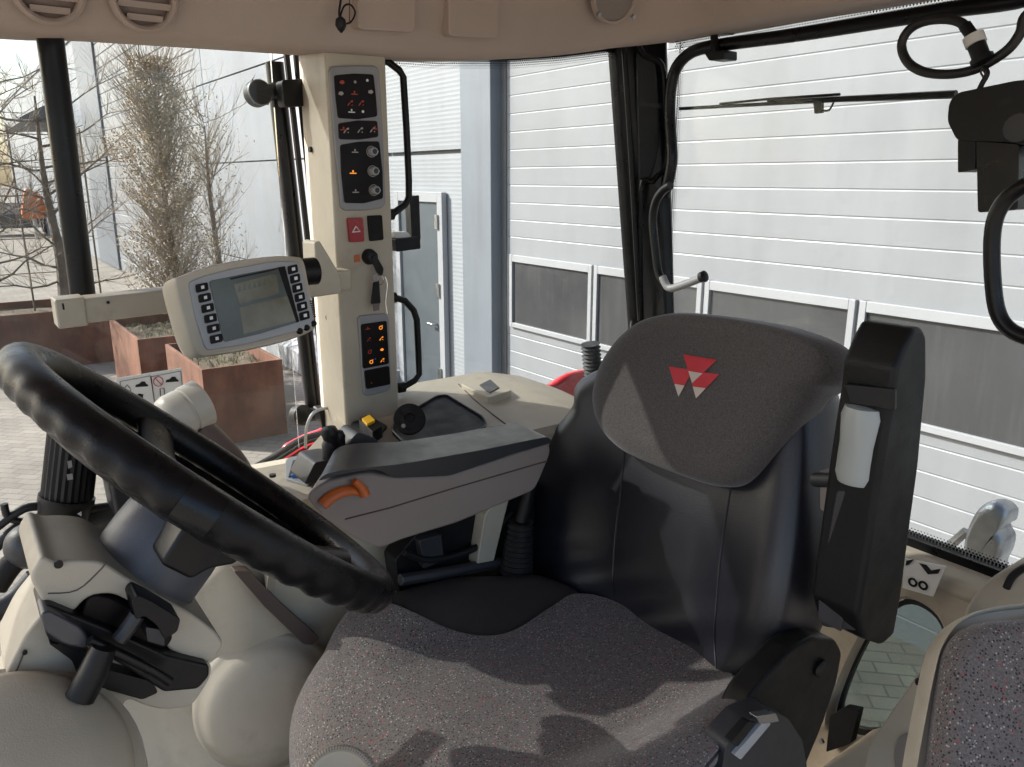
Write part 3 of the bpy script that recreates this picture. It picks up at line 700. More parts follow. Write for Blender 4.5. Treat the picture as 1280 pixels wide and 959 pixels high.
b = MB(); b.prism(filr([F1(p, .007) for p in [(435, 273), (454, 272), (456, 302), (438, 303)]], .003), (0, .01, 0), redt)
b.prism([F1(p, .0078) for p in [(440, 291), (451, 290), (445, 282)]], (0, .001, 0), white); b.prism([F1(p, .0082) for p in [(442, 289.5), (449.5, 289), (445.3, 284)]], (0, .001, 0), redt); b.build('hazard_switch', cp, bevel=.0012)
b = MB(); b.prism(filr([F1(p, .005) for p in [(460, 270), (478, 269), (480, 300), (463, 302)]], .003), (0, .01, 0), keypadm); b.build('blank_switch', cp, bevel=.0012)
ig = MB(); c_ = F1((461, 321)); ig.lathe([(.013, 0), (.013, .004), (.010, .008), (.009, .016), (.007, .017), (.0005, .017)], c_, (0, -1, .1), black, 28)
ig.lathe([(.0105, .0042), (.0112, .0046), (.0112, .0038)], c_, (0, -1, .1), chrome, 24, cap=False)
ig.prism([F1(p, .001) for p in [(443, 319), (449, 318), (450, 327), (443, 328)]], (0, -.001, 0), orange)
ig.build('ignition_lock', cp)
lp = panel(zoomed([(345, 378), (356, 368), (456, 357), (469, 376), (478, 655), (466, 670), (382, 690), (368, 680)], 3.2, 340, 280), [zoomed([(357, 402), (460, 388), (469, 560), (365, 580)], 3.2, 340, 280), zoomed([(370, 588), (470, 568), (475, 642), (378, 662)], 3.2, 340, 280)], 'lower_switch_panel', cp)
b = MB()
for (x, y), m, k in (((383, 420), red_l, 1), ((435, 415), orange_l, 3), ((387, 462), red_l, 2), ((437, 458), orange_l, 2), ((391, 512), red_l, 3), ((440, 503), orange_l, 0), ((397, 552), orange_l, 3), ((441, 545), orange_l, 2), ((398, 636), red_l, 4), ((413, 540), blue, 4)):
    icon(b, zoomed([(x, y)], 3.2, 340, 280)[0], .0042 if k != 4 else .002, m, k)
b.build('symbols', lp, smooth=False)
for p in ((389, 187), (411, 397)): b = MB(); b.lathe([(.005, 0), (.0045, .004), (.0005, .004)], AP(p, V((.526, 1.28, 2.5)), V((-.98, -.1, 0))), (-1, -.1, 0), black, 12); b.build('screw', cp)
# key ring
k = thing('key_ring', 'ignition key with ring and silver and black fob hanging from the lock', 'keys', F1((470, 350), .02))
b = MB(); b.prism(filr([F1(p, .02) for p in [(464, 322), (470, 318), (480, 336), (478, 346), (472, 342)]], .003), (0, .004, 0), black); b.build('key_head', k, bevel=.001)
b = MB(); b.tube([F1((475, 350), .02)+V((math.cos(a)*.006, 0, math.sin(a)*.008)) for a in [6.283*i/16 for i in range(16)]], .0008, chrome, 6, loop=True); b.build('ring', k)
b = MB(); b.prism(filr([F1(p, .021) for p in [(468, 354), (474, 350), (476, 378), (471, 384), (465, 380)]], .002), (0, .006, 0), black); b.build('fob', k, bevel=.001)
b = MB(); b.prism([F1(p, .0225) for p in [(466, 342), (475, 345), (473, 352), (467, 352)]], (0, .002, 0), chrome); b.prism([F1(p, .0225) for p in [(466, 380), (475, 379), (474, 388), (467, 389)]], (0, .002, 0), chrome)
b.tube([F1(p, .018) for p in [(481, 346), (484, 356), (482, 378), (484, 392)]], .0012, chrome, 6, smooth=4); b.build('metal_tag', k)

# grab handles beside the pillar
def ghandle(pts, label):
    b = MB(); b.tube([AY(p, 1.28) for p in pts], .0062, black, 10, smooth=0)
    q = AY(pts[0], 1.28); b.lathe([(.010, 0), (.010, .012)], q+V((-.01, 0, .0)), (1, 0, 0), black, 12)
    q = AY(pts[-1], 1.28); b.lathe([(.010, 0), (.010, .012)], q+V((-.01, 0, .0)), (1, 0, 0), black, 12)
    tag(b.build('grab_handle', None), label, 'grab handle', 'black grab handles around the cab')
ghandle([(474, 74), (486, 78), (499, 88), (504, 96), (508, 160), (511, 225), (511, 248), (506, 256), (490, 268)], 'long black grab handle on the right of the upper switch panel')
ghandle([(493, 372), (506, 376), (517, 388), (521, 400), (523, 440), (524, 468), (518, 476), (504, 484)], 'short black grab handle right of the lower switch panel')
b = MB(); b.prism(filr(px(AY, 1.32, [(512, 246), (524, 244), (526, 300), (515, 302)]), .003), (0, .02, 0), black); b.prism(filr(px(AY, 1.30, [(494, 299), (525, 296), (526, 311), (496, 315)]), .003), (0, .04, 0), black)
b.prism(filr(px(AY, 1.31, [(494, 290), (510, 290), (514, 297), (494, 298)]), .002), (0, .02, 0), white)
tag(b.build('window_latch', None, bevel=.0015), 'black latch with white insert at the front edge of the side window', 'latch')

# display rail and post
b = MB(); b.tube([AY((60, 26), 1.25), AY((104, 372), 1.25)], .0165, blackm, 16)
tag(b.build('rail_post', None), 'plain black upright post from roof lining down to display rail', 'post')
dr = thing('display_rail', 'beige bar with pillar bracket carrying the display terminal', 'mounting rail', (.3, 1.17, 2.42))
b = MB(); b.prism(filr([(.118, 1.15, 2.414), (.118, 1.15, 2.447), (.118, 1.19, 2.447), (.118, 1.19, 2.414)], .004), (.40, 0, .014), beige); b.prism(filr([(.108, 1.148, 2.411), (.108, 1.148, 2.449), (.108, 1.192, 2.449), (.108, 1.192, 2.411)], .004), (.035, 0, .001), beige); b.build('bar', dr, bevel=.003)
b = MB(); b.prism(filr(px(AY, 1.14, [(393, 303), (400, 301), (426, 344), (427, 367), (380, 374), (378, 350), (395, 345)]), .004), (0, .05, 0), beige); b.build('bracket', dr, bevel=.004)
b = MB(); b.lathe([(.004, 0), (.004, .002)], AX((83, 386), .1075)+V((0, .02, 0)), (-1, 0, 0), black, 12); b.build('screw', dr); b = MB(); b.lathe([(.002, 0), (.002, .002), (.0002, .002)], AY((135, 378), 1.149), (0, -1, 0), black, 12); b.build('screw', dr)

# display terminal
dt = thing('display_terminal', 'beige display terminal with dark screen and two columns of keys', 'display', AD((305, 390), .92))
on, nn = AD((305, 385), .92), V((.12, -.96, .22)).normalized()
Z8 = lambda pts: zoomed(pts, 5.818, 200, 300)
DP = lambda p, h=0: AP(p, on, nn)+nn*h
hs = catmull([DP(p) for p in Z8([(100, 300), (150, 262), (320, 200), (500, 158), (800, 118), (980, 120), (1040, 150), (1075, 300), (1125, 600), (1095, 668), (900, 742), (600, 812), (340, 850), (280, 845), (245, 800), (200, 690), (140, 480)])], 5, True)
b = MB(); c_ = sum(hs, V((0, 0, 0)))/len(hs)
b.loft([[c_+(p-c_)*s_+nn*h for p in hs] for s_, h in ((.80, -.062), (.93, -.055), (.985, -.035), (1.0, -.018), (1.0, -.004), (.985, .002), (.965, .004))], beige); b.build('housing', dt, angle=60)
b = MB(); b.prism(filr([DP(p, .0065) for p in Z8([(192, 310), (300, 268), (480, 220), (800, 160), (985, 162), (1010, 200), (1060, 400), (1112, 605), (1080, 640), (900, 690), (600, 765), (335, 805), (310, 780), (240, 560)])], .006), -nn*.006, lgrey); fp = b.build('front_plate', dt, bevel=.0015)
b = MB(); b.prism(filr([DP(p, .0075) for p in Z8([(338, 305), (600, 252), (885, 198), (988, 600), (720, 682), (448, 748)])], .004), -nn*.002, screenm); b.build('screen', fp, bevel=.0004)
b = MB(); b.prism([DP(p, .0079) for p in Z8([(836, 206), (888, 198), (992, 598), (972, 606)])], -nn*.001, keypadm); b.prism([DP(p, .008) for p in Z8([(490, 285), (830, 214), (834, 222), (494, 296)])], -nn*.001, keypadm); b.build('screen_border', fp)
b = MB(); b.prism([DP(p, .0077) for p in Z8([(560, 500), (930, 405), (965, 590), (590, 690)])], -nn*.001, screen_t); b.build('screen_image', fp, smooth=False)
b = MB(); b.prism([DP(p, .0077) for p in Z8([(520, 330), (790, 258), (830, 262), (845, 395), (560, 470)])], -nn*.001, screen_t); b.build('screen_image', fp, smooth=False)
b = MB()
for i in range(6): b.prism([DP(p, .00785) for p in Z8([(545+i*36, 385-i*9), (560+i*36, 335-i*9), (575+i*36, 378-i*9)])], -nn*.0005, screen_d)
b.build('screen_graph', fp, smooth=False)
for i in range(6):
    x, y = 287+i*20.5, 352+i*74
    for (cx_, cy_, wd) in ((287+i*20.8, 352+i*74, 47), (945+i*17, 220+i*67, 38)):
        k_ = MB(); u = wd; k_.prism(filr([DP(p, .0085) for p in Z8([(cx_-u, cy_-20), (cx_+u-8, cy_-38), (cx_+u, cy_+20), (cx_-u+8, cy_+40)])], .002), -nn*.004, keypadm)
        k_.prism([DP(p, .0092) for p in Z8([(cx_-10, cy_-10), (cx_+12, cy_-15), (cx_+15, cy_+8), (cx_-7, cy_+13)])], -nn*.002, white); k_.build('key', fp, smooth=False)
for p in ((1002, 665), (1052, 640), (1102, 610)):
    k_ = MB(); k_.lathe([(.0042, 0), (.0042, .002), (.003, .0035), (.0003, .0035)], DP(Z8([p])[0], .004), nn, keypadm, 16); k_.build('round_button', dt)
k_ = MB()
for i in range(8):
    a = DP(Z8([(1070+i*2, 450+i*16)])[0], .0052); e = DP(Z8([(1108+i*2, 446+i*16)])[0], .0042); k_.tube([a, e], .0008, black, 5)
k_.build('speaker_slots', dt)
k_ = MB(); k_.lathe([(.018, 0), (.018, .03)], DP((388, 335), -.045), (.9, .1, 0), black, 20); k_.build('pivot', dt)

# ================================================================== RIGHT CONSOLE
con = thing('right_console', 'beige right hand console and wheel arch cover behind the armrest', 'console', (.8, 1.2, 1.4))
def ctop(x, y):
    z = smooth_line([(.3, 2.165), (.52, 2.195), (.65, 2.20), (.75, 2.201), (.9, 2.201), (1.0, 2.176), (1.08, 2.130), (1.16, 2.080), (1.25, 2.02), (1.3, 1.99)])(x)
    return z-.02*sstep(1.25, 1.0, y)
b = MB(); nx, ny = 40, 14; grid = []
for i in range(nx+1):
    x = .315+i*(1.29-.315)/nx; row = []
    ymax = 1.352 if x > .62 else (1.345 if x > .55 else smooth_line([(.315, 1.055), (.52, 1.24), (.56, 1.345)])(x))
    for j in range(ny+1):
        y = 1.02+(ymax-1.02)*j/ny; z = ctop(x, y)
        e = min(j/ny, 1)
        row.append(V((x, y, z)))
    row = [V((x, 1.018, 2.085)), V((x, 1.012, row[0].z-.012))]+row
    row += [V((x, ymax+.004, row[-1].z-.006)), V((x, ymax+.006, 2.0))]
    grid.append(row)
b.loft(grid, beige, closed=False); b.add(grid[0], [list(range(len(grid[0])))], beige); b.add(grid[-1], [list(range(len(grid[-1])))], beige)
cs = b.build('top_cover', con, angle=35)
def CT(p, dz=0):    # on the console top
    z = 2.19
    for _ in range(8): q = AZ(p, z); z = ctop(q.x, q.y)
    return AZ(p, z+dz)
b = MB(); q = [CT(p, .004) for p in [(489, 538), (500, 524), (545, 497), (558, 495), (604, 523), (608, 533), (602, 538), (520, 556), (505, 554)]]
b.prism(filr(q, .01), (0, 0, -.006), rubber); b.tube(filr([p+V((0, 0, .002)) for p in q], .01), .002, black, 6, loop=True); b.build('tray_mat', con)
b = MB(); b.tube([CT(p, .0005) for p in [(573, 480), (590, 497), (612, 515), (640, 536)]], .0012, brown, 6, smooth=3); b.build('seam', con)
b = MB(); q = [CT(p, .010) for p in [(576, 480), (585, 471), (606, 464), (628, 480), (640, 488), (612, 497)]]; b.prism(filr(q, .01), (0, 0, -.03), beige); b.build('lid', con, bevel=.006)
b = MB(); q = [CT(p, .0108) for p in [(599, 481), (613, 474), (624, 484), (612, 491)]]; b.prism(filr(q, .003), (0, 0, -.003), dgrey); b.build('ashtray', con, bevel=.001)
b = MB(); q = [CT(p, .003) for p in [(357, 598), (357, 575), (362, 571), (402, 567), (398, 590), (385, 606)]]; b.prism(filr(q, .004), (0, 0, -.006), lgrey); q = [CT(p, .0045) for p in [(360, 596), (366, 575), (396, 572), (392, 588)]]; b.prism(filr(q, .003), (0, 0, -.004), dgrey); q = [CT(p, .007) for p in [(364, 594), (368, 584), (385, 582), (383, 592)]]; b.prism(filr(q, .002), (0, 0, -.006), blue); b.build('blue_switch', con, bevel=.001)
b = MB(); q = [CT(p, .004) for p in [(432, 540), (448, 517), (462, 519), (484, 532), (470, 546), (452, 552)]]; b.prism(filr(q, .003), (0, 0, -.006), dgrey); b.build('switch_plate', con, bevel=.001)
b = MB(); q = [CT(p, .018) for p in [(448, 524), (462, 517), (478, 532), (466, 540)]]; b.prism(filr(q, .003), (0, 0, -.02), black); q = [CT(p, .021) for p in [(452, 523), (462, 518), (469, 525), (459, 530)]]; b.prism(filr(q, .002), (0, 0, -.02), yellow); b.build('yellow_switch', con, bevel=.001)
b = MB(); q = CT((341, 596), .002); b.lathe([(.005, 0), (.005, .004), (.0003, .004)], q, (0, 0, 1), black, 12); b.build('screw', con)
# round mount
rm = thing('round_mount', 'round black mounting plate with bolt holes on the beige console', 'mount', CT((510, 515)))
c_ = AD((511, 504), 1.46)
c_ = CT((512, 524), .028); n = V((-.35, -.75, .56)).normalized()
b = MB(); b.lathe([(.020, -.008), (.0255, -.006), (.0265, 0), (.0255, .004), (.009, .005), (.008, .002), (.0005, .002)], c_, n, black, 36)
u = n.orthogonal().normalized(); w_ = n.cross(u)
for i in range(6):
    a = i*math.pi/3+.4; b.lathe([(.003, .004), (.003, .0055), (.0003, .0055)], c_+(u*math.cos(a)+w_*math.sin(a))*.0185, n, rubber, 10)
b.build('plate', rm)
b = MB(); b.lathe([(.0035, .005), (.0035, .009), (.0003, .009)], c_+V((-.012, 0, -.012))+n*.001, n, steel, 12); b.build('bolt', rm)
b = MB(); b.lathe([(.018, 0), (.011, .012), (.008, .03)], CT((514, 528)), (-.2, -.3, .9), black, 20); b.build('stem', rm)
# levers
jl = thing('hydraulic_levers', 'cluster of black and grey hand levers in front of the armrest pad', 'lever', CT((425, 575)))
for (a0, a1, a2, m, r) in (((420, 585), (416, 562), (413, 546), black, .010), ((432, 580), (427, 566), (424, 551), black, .008), ((408, 590), (408, 575), (410, 562), dgrey, .008)):
    b = MB(); p0 = AY(a0, 1.03); p1 = AY(a1, 1.03); p2 = AY(a2, 1.03); b.tube([p0, p1, p2], [r*.5, r*.8, r*1.15], m, 12, smooth=5); b.lathe([(r*1.1, 0), (r*1.3, .006), (r*1.0, .014), (r*.2, .017)], p2, p2-p1, m, 14); b.build('lever', jl)
b = MB(); b.prism(filr(px(AY, 1.02, [(428, 574), (440, 548), (448, 540), (470, 548), (478, 562), (460, 574)]), .006), (0, .05, 0), dgrey); b.build('grey_block', jl, bevel=.005)
b = MB(); b.prism(filr(px(AY, 1.02, [(380, 606), (394, 578), (420, 574), (445, 582), (430, 600)]), .005), (0, .06, 0), dgrey); b.build('base_block', jl, bevel=.003)

# lower beige side panel with a round boss
sp = thing('side_trim', 'large beige moulded side panel with round boss beside the seat', 'trim panel', (.3, 1.1, 1.3))
b = MB(); nu, nv = 60, 60; g = []
bc = AY((338, 872), 1.10)
tl, tr_ = smooth_line([(-.35, 1.33), (-.05, 1.36), (.03, 1.60), (.09, 1.84), (.14, 1.93), (.20, 1.985), (.245, 2.025), (.275, 2.07), (.32, 2.09), (.7, 2.08)]), None
for i in range(nu+1):
    x = -.35+i*1.15/nu; row = []; zt = tl(x)
    for j in range(nv+1):
        z = 1.32+(zt-1.32)*j/nv
        y = 1.10+.20*sstep(.29, .03, x)-.05*sstep(1.95, 1.6, z)*sstep(.1, .4, x)
        r = math.hypot(x-bc.x, (z-bc.z))
        # vertical fold where the upper trim meets
        y -= .020*sstep(.235, .285, x)*sstep(1.80, 1.95, z)
        row.append(V((x, y, z)))
    row.append(V((x, row[-1].y+.012, zt+.004))); row.append(V((x, row[-1].y+.30, zt-.002)))
    g.append(row)
b.loft(g, beige_d, closed=False); b.build('panel', sp, angle=60)
bo = AY((335, 880), 1.065); b = MB(); b.lathe([(.108, -.05), (.108, -.006), (.102, -.001), (.097, .003), (.092, .013), (.082, .022), (.06, .029), (.03, .032), (.001, .033)], bo, (-.22, -.95, .2), beige_d, 64); b.build('round_boss', sp, angle=70)
b = MB(); b.prism(filr(px(AY, 1.055, [(292, 714), (312, 714), (352, 755), (400, 798), (392, 806), (380, 806), (330, 758)]), .004), (0, .02, 0), brown)
tag(b.build('door_strap', None, bevel=.002), 'dark brown strap slanting across the beige side panel behind the wheel', 'strap')
b = MB(); b.box((-.9, -.2, 1.28), (1.3, 1.4, 1.315), rubber); struct(b.build('floor', None, smooth=False))
b = MB(); b.prism(filr(px(AY, 1.0, [(494, 700), (520, 668), (560, 650), (640, 618), (668, 612), (668, 735), (500, 745)]), .006), (0, .04, 0), black)
b.tube([AY(p, .985) for p in [(505, 690), (540, 700), (600, 682), (640, 640)]], .006, rubber, 8, smooth=4); b.tube([AY(p, .98) for p in [(500, 725), (560, 715), (640, 700)]], .010, dgrey, 8, smooth=4)
b.prism(filr(px(AY, .985, [(524, 676), (552, 668), (556, 700), (530, 712)]), .003), (0, .03, 0), dgrey)
tag(b.build('seat_linkage', None, bevel=.002), 'dark linkage and cables in the gap below the armrest', 'linkage')
b = MB(); b.prism(filr(px(AY, .975, [(596, 708), (606, 645), (632, 606), (641, 606), (630, 650), (616, 708)]), .004), (0, .03, 0), beige)
tag(b.build('seat_bracket', None, bevel=.002), 'beige upright bracket between the dark linkage and the seat back', 'bracket')

# ================================================================== ARMREST
ar = thing('armrest_console', 'taupe armrest console with grey black pad beside the seat', 'armrest', (.55, .95, 2.05))
YA = .915
Z3 = lambda pts: zoomed(pts, 3.2, 300, 460)
def sprism(mb, poly, dy, m):
    far = [p+V((.055*sstep(.58, .36, p.x), dy, .004)) for p in poly]
    mb.loft([poly, far], m)
b = MB(); sprism(b, filr(px(AY, YA, Z3([(262, 520), (285, 490), (340, 455), (500, 422), (620, 438), (840, 428), (1240, 300), (1245, 340), (1205, 440), (1180, 492), (870, 622), (640, 692), (560, 728), (470, 690), (330, 610)])), .012), .070, taupe); b.build('body', ar, bevel=.006)
b = MB(); padm = mat('armrest pad', (.030, .031, .034), .36, bump=.15, bscale=600); sprism(b, filr(px(AY, YA-.004, Z3([(305, 456), (340, 425), (420, 408), (540, 396), (640, 386), (800, 358), (960, 330), (1228, 276), (1246, 286), (1243, 302), (1100, 342), (840, 432), (610, 440), (545, 405), (400, 428)])), .010), .080, padm); b.build('pad', ar, bevel=.007)
b = MB(); b.tube([AY(p, YA-.0008) for p in Z3([(420, 606), (600, 560), (860, 480), (1230, 372)])], .0011, brown, 6); b.build('seam', ar)
pts = [AY(p, YA-.006) for p in Z3([(330, 548), (365, 516), (410, 495), (455, 489), (490, 496)])]
b = MB(); b.tube(pts, [.0085, .0068], orange, 12, flat=.6, smooth=5); b.tube([AY(p, YA-.012) for p in Z3([(500, 508), (486, 480), (456, 452)])], [.0075, .0045], orange, 12, smooth=3); b.build('orange_lever', ar)
pts = [AY(p, YA-.001) for p in Z3([(310, 560), (350, 515), (400, 485), (460, 476), (510, 490)])]
b = MB(); b.tube(pts, .011, mat('pale recess', (.26, .22, .2), .5), 10, flat=.25, smooth=5); b.build('lever_slot', ar)

# ================================================================== STEERING
WC = V((.185, .770, 2.308)); WT = R(42.63); WN = V((math.sin(WT), .030, math.cos(WT))).normalized()
WE = V((0, 1, 0)).cross(WN).normalized()       # towards the driver, down-slope
WEx = V((0, 1, 0))
stw = thing('steering_wheel', 'black steering wheel with finger grips under its rim', 'steering wheel', WC)
b = MB(); n1, n2 = 220, 18; rings = []
for i in range(n1):
    a = 2*math.pi*i/n1; d = WE*math.cos(a)+WEx*math.sin(a); c_ = WC+d*.199
    ring = []
    bump = .0028*(.5+.5*math.cos(a*44))
    for j in range(n2):
        t = 2*math.pi*j/n2; rr = .0184
        cs_, sn = math.cos(t), math.sin(t)
        und = max(0, -sn*.8+cs_*.5-.1)
        rr -= bump*und*1.3
        ring.append(c_+d*cs_*rr+WN*sn*rr*1.04)
    rings.append(ring)
rings.append(rings[0]); b.loft(rings, wheelm, cap=False); b.build('rim', stw, angle=80)
for a0 in (R(95), R(-95), R(0)):
    d = WE*math.cos(a0)+WEx*math.sin(a0); s_ = WN.cross(d)
    b = MB(); secs = []
    for q, wd, dz, th in ((.02, .035, -.035, .012), (.08, .028, -.032, .010), (.14, .024, -.018, .009), (.17, .024, -.006, .009), (.192, .026, 0, .012)):
        o = WC+d*q+WN*dz; secs.append([o+s_*wd*math.cos(t)+WN*th*math.sin(t) for t in [2*math.pi*k/16 for k in range(16)]])
    b.loft(secs, wheelm); b.build('spoke', stw, angle=60)
b = MB(); a0 = R(-112)
b.tube([WC+(WE*math.cos(a)+WEx*math.sin(a))*.199 for a in [a0-.07, a0-.035, a0, a0+.035, a0+.07]], .0195, mat('satin black', (.006, .006, .007), .25, spec=.3), 20); b.build('rim_band', stw)
b = MB(); b.lathe([(.186, -.010), (.176, -.016), (.15, -.024), (.10, -.030), (.05, -.030), (.05, -.036), (.10, -.037), (.15, -.033), (.178, -.026), (.188, -.018)], WC, WN, wheelm, 64, cap=False); b.build('centre_dish', stw, angle=60)
b = MB(); b.lathe([(.040, -.074), (.047, -.064), (.054, -.03), (.055, -.018), (.03, -.014), (.001, -.013)], WC, WN, wheelm, 36); b.build('hub', stw)

YC = .70
sco = thing('steering_column', 'beige steering column with grey collar and black stalk cluster', 'steering column', (.08, .78, 1.9))
b = MB(); b.lathe([(.050, -.150), (.053, -.13), (.0535, -.075), (.0525, -.055), (.047, -.040), (.03, -.034)], WC+V((0, .0, 0)), WN, mat('collar grey', (.085, .09, .105), .42, bump=.15, bscale=600), 40); b.build('collar', sco)
b = MB(); q = px(AY, YC, [(68, 702), (100, 700), (128, 702), (158, 722), (205, 748), (238, 766), (258, 780), (272, 792), (281, 806), (264, 830), (230, 822), (206, 810), (214, 780), (180, 762), (140, 742), (110, 746), (88, 770), (56, 758), (36, 722), (52, 695)])
b.prism(filr(q, .008), (0, .115, 0), beige); b.build('upper_cover', sco, bevel=.007, bseg=3)
b = MB(); q = px(AY, YC+.012, [(60, 758), (120, 760), (210, 800), (266, 832), (262, 850), (240, 884), (205, 888), (178, 882), (160, 872), (140, 905), (110, 960), (-60, 960), (14, 880), (6, 845), (30, 796)])
b.prism(filr(q, .008), (0, .09, 0), beige); b.build('lower_cover', sco, bevel=.007, bseg=3)
b = MB(); q = px(AY, YC-.012, [(48, 765), (60, 756), (95, 770), (150, 792), (210, 820), (262, 832), (262, 846), (248, 862), (205, 866), (190, 856), (110, 806), (100, 818), (60, 800)])
b.prism(filr(q, .004), (0, .05, 0), black); b.build('stalk_base', sco, bevel=.004)
b = MB(); capm = mat('stalk cap', (.055, .057, .066), .3); q = px(AY, YC-.022, [(50, 768), (62, 764), (100, 784), (112, 800), (108, 812), (80, 806), (56, 790)]); b.prism(filr(q, .005), (0, .03, 0), capm); b.build('grey_end_cap', sco, bevel=.005)
b = MB(); b.tube([AY(p, YC-.03) for p in [(112, 800), (150, 818), (190, 838), (212, 852)]], .0045, blackm, 10, smooth=3); b.build('stalk_rod', sco)
b = MB(); b.tube([AY(p, YC-.035) for p in [(130, 808), (118, 838), (100, 872)]], [.010, .012, .012], black, 14); b.build('short_stalk', sco)
b = MB(); q = px(AY, YC-.03, [(164, 752), (172, 744), (190, 752), (226, 774), (222, 790), (206, 800), (196, 782), (180, 770), (170, 776)]); b.prism(filr(q, .003), (0, .03, 0), black); b.build('upper_stalk', sco, bevel=.003)
b = MB(); b.tube([AY(p, YC-.02) for p in [(172, 768), (158, 788), (148, 800)]], .007, dgrey, 10); b.prism(filr(px(AY, YC-.026, [(182, 784), (206, 788), (206, 808), (184, 802)]), .002), (0, .03, 0), dgrey); b.build('stalk_button', sco, bevel=.001)
b = MB(); q = px(AY, YC-.005, [(60, 804), (100, 808), (130, 836), (190, 852), (198, 866), (178, 875), (132, 862), (98, 846), (90, 826)]); b.prism(filr(q, .003), (0, .04, 0), black); b.build('stalk_housing', sco, bevel=.003)
b = MB(); q = px(AY, YC-.002, [(108, 752), (118, 744), (140, 748), (168, 762), (214, 782), (216, 800), (206, 812), (150, 795), (100, 772)]); b.prism(filr(q, .004), (0, .02, 0), keypadm); b.build('stalk_recess', sco, bevel=.002)
b = MB(); b.lathe([(.0035, 0), (.0035, .002), (.0003, .002)], AY((73, 705), YC-.001), (0, -1, 0), black, 12); b.build('screw', sco); b = MB(); b.lathe([(.002, 0), (.002, .002), (.0003, .002)], AY((31, 815), YC+.01), (0, -1, 0), black, 12); b.build('screw', sco)
b = MB(); b.tube([AY((p[0], p[1]), YC+.0105) for p in [(30, 816), (22, 836), (4, 862)]], .0007, brown, 5); b.build('seam', sco)
b = MB(); b.tube([AY(p, YC-.0005) for p in [(60, 742), (96, 738), (126, 712), (132, 703)]], .0006, brown, 5, smooth=4); b.build('seam', sco)
b = MB(); b.prism(filr(px(AY, .685, [(200, 706), (236, 650), (262, 664), (306, 690), (296, 706), (262, 712), (240, 726)]), .006), (0, .07, 0), black); b.build('switch_box', sco, bevel=.004)
# round base cover
b = MB(); b.lathe([(.105, -.3), (.105, -.02), (.100, 0), (.090, .004), (.088, .016), (.080, .026), (.05, .036), (.001, .04)], AY((8, 985), .64), V((.15, -.55, .82)), beige_d, 48)
tag(b.build('pedestal_cover', None, angle=50), 'round beige pedestal cover at the foot of the steering column', 'cover')

# levers and hoses left of the column
tg = thing('twist_lever', 'black ribbed twist grip lever behind the steering column', 'lever', AY((85, 655), .95))
a0, a1, a2 = AY((93, 540), .95), AY((84, 620), .95), AY((76, 662), .95)
b = MB(); rings = []
ax = (a1-a0).normalized(); u = ax.orthogonal().normalized(); w_ = ax.cross(u)
for q in range(9):
    o = a0.lerp(a1, q/8); rings.append([o+(u*math.cos(t)+w_*math.sin(t))*(.0265-.0014*(k % 2)) for k, t in enumerate([2*math.pi*k/48 for k in range(48)])])
b.loft(rings, black); b.build('grip', tg, angle=25)
b = MB(); b.lathe([(.0285, 0), (.0285, .008), (.027, .01), (.024, (a2-a1).length), (.015, (a2-a1).length+.03)], a1, a2-a1, black, 32); b.build('collar', tg)
b = MB(); b.prism([AY(p, .95)-V((0, .0275, 0)) for p in [(92, 632), (97, 629), (97, 635)]], (0, -.0006, 0), white); b.prism([AY(p, .95)-V((0, .0268, 0)) for p in [(80, 568), (85, 567), (86, 575), (81, 577)]], (0, -.0006, 0), offw); b.prism([AY(p, .95)-V((0, .0268, 0)) for p in [(79, 584), (86, 583), (87, 590), (80, 591)]], (0, -.0006, 0), offw); b.build('marks', tg, smooth=False)
bl = thing('ball_lever', 'lever with dark grey ball knob at the left edge', 'lever', AY((36, 682), .85))
b = MB(); c_ = AY((37, 682), .85); b.lathe([(.0225*math.sin(R(x)), -.0225*math.cos(R(x))) for x in range(3, 180, 12)], c_, (0, 0, 1), dgrey, 24); b.build('ball', bl, angle=60)
b = MB(); b.tube([AY(p, .85) for p in [(34, 692), (14, 706), (-5, 735)]], [.012, .010], rubber, 12, smooth=4); b.build('stem', bl)
b = MB()
for pts, r, m in (([(45, 722), (20, 748), (-20, 772)], .013, dgrey), ([(-5, 660), (30, 636), (60, 634), (75, 640)], .005, hydr), ([(5, 630), (12, 648), (40, 652), (62, 640)], .004, hydr), ([(-10, 690), (20, 660), (60, 645), (150, 632)], .006, hydr), ([(100, 640), (125, 636), (160, 632)], .006, hydr), ([(95, 668), (120, 652), (150, 646), (170, 640)], .015, mat('green grey tube', (.07, .08, .078), .45))):
    b.tube([AY(p, .98) for p in pts], r, m, 10, smooth=5)
tag(b.build('dash_hoses', None), 'dark hoses and cables curling behind the steering column', 'hoses')
b = MB(); b.prism(filr(px(AY, .90, [(131, 578), (150, 560), (200, 590), (205, 640), (180, 660), (146, 652)]), .006), (0, .06, 0), dgrey)
tag(b.build('instrument_housing', None, bevel=.006), 'dark grey instrument housing behind the steering wheel rim', 'instrument panel')
# beige round lamp head on a stalk
lh = thing('dash_fan', 'round pale beige head on a brown stalk behind the wheel rim', 'fan', AY((235, 520), 1.12))
n = (RT*.62+UP*.42-FW*-.55).normalized(); o = AY((226, 517), 1.12)
b = MB(); b.lathe([(.001, -.030), (.022, -.029), (.030, -.022), (.033, -.012), (.033, .006), (.0315, .007), (.0315, .010), (.034, .011), (.034, .034), (.030, .036), (.001, .036)], o, n, mat('pale beige', (.55, .51, .44), .4), 40); b.build('head', lh)
b = MB(); b.tube([AY((245, 535), 1.12), AY((275, 558), 1.12), AY((300, 585), 1.12), AY((318, 620), 1.12)], [.022, .018, .014, .012], mat('brown grey tube', (.12, .085, .075), .5), 14, smooth=4); b.build('stalk', lh)
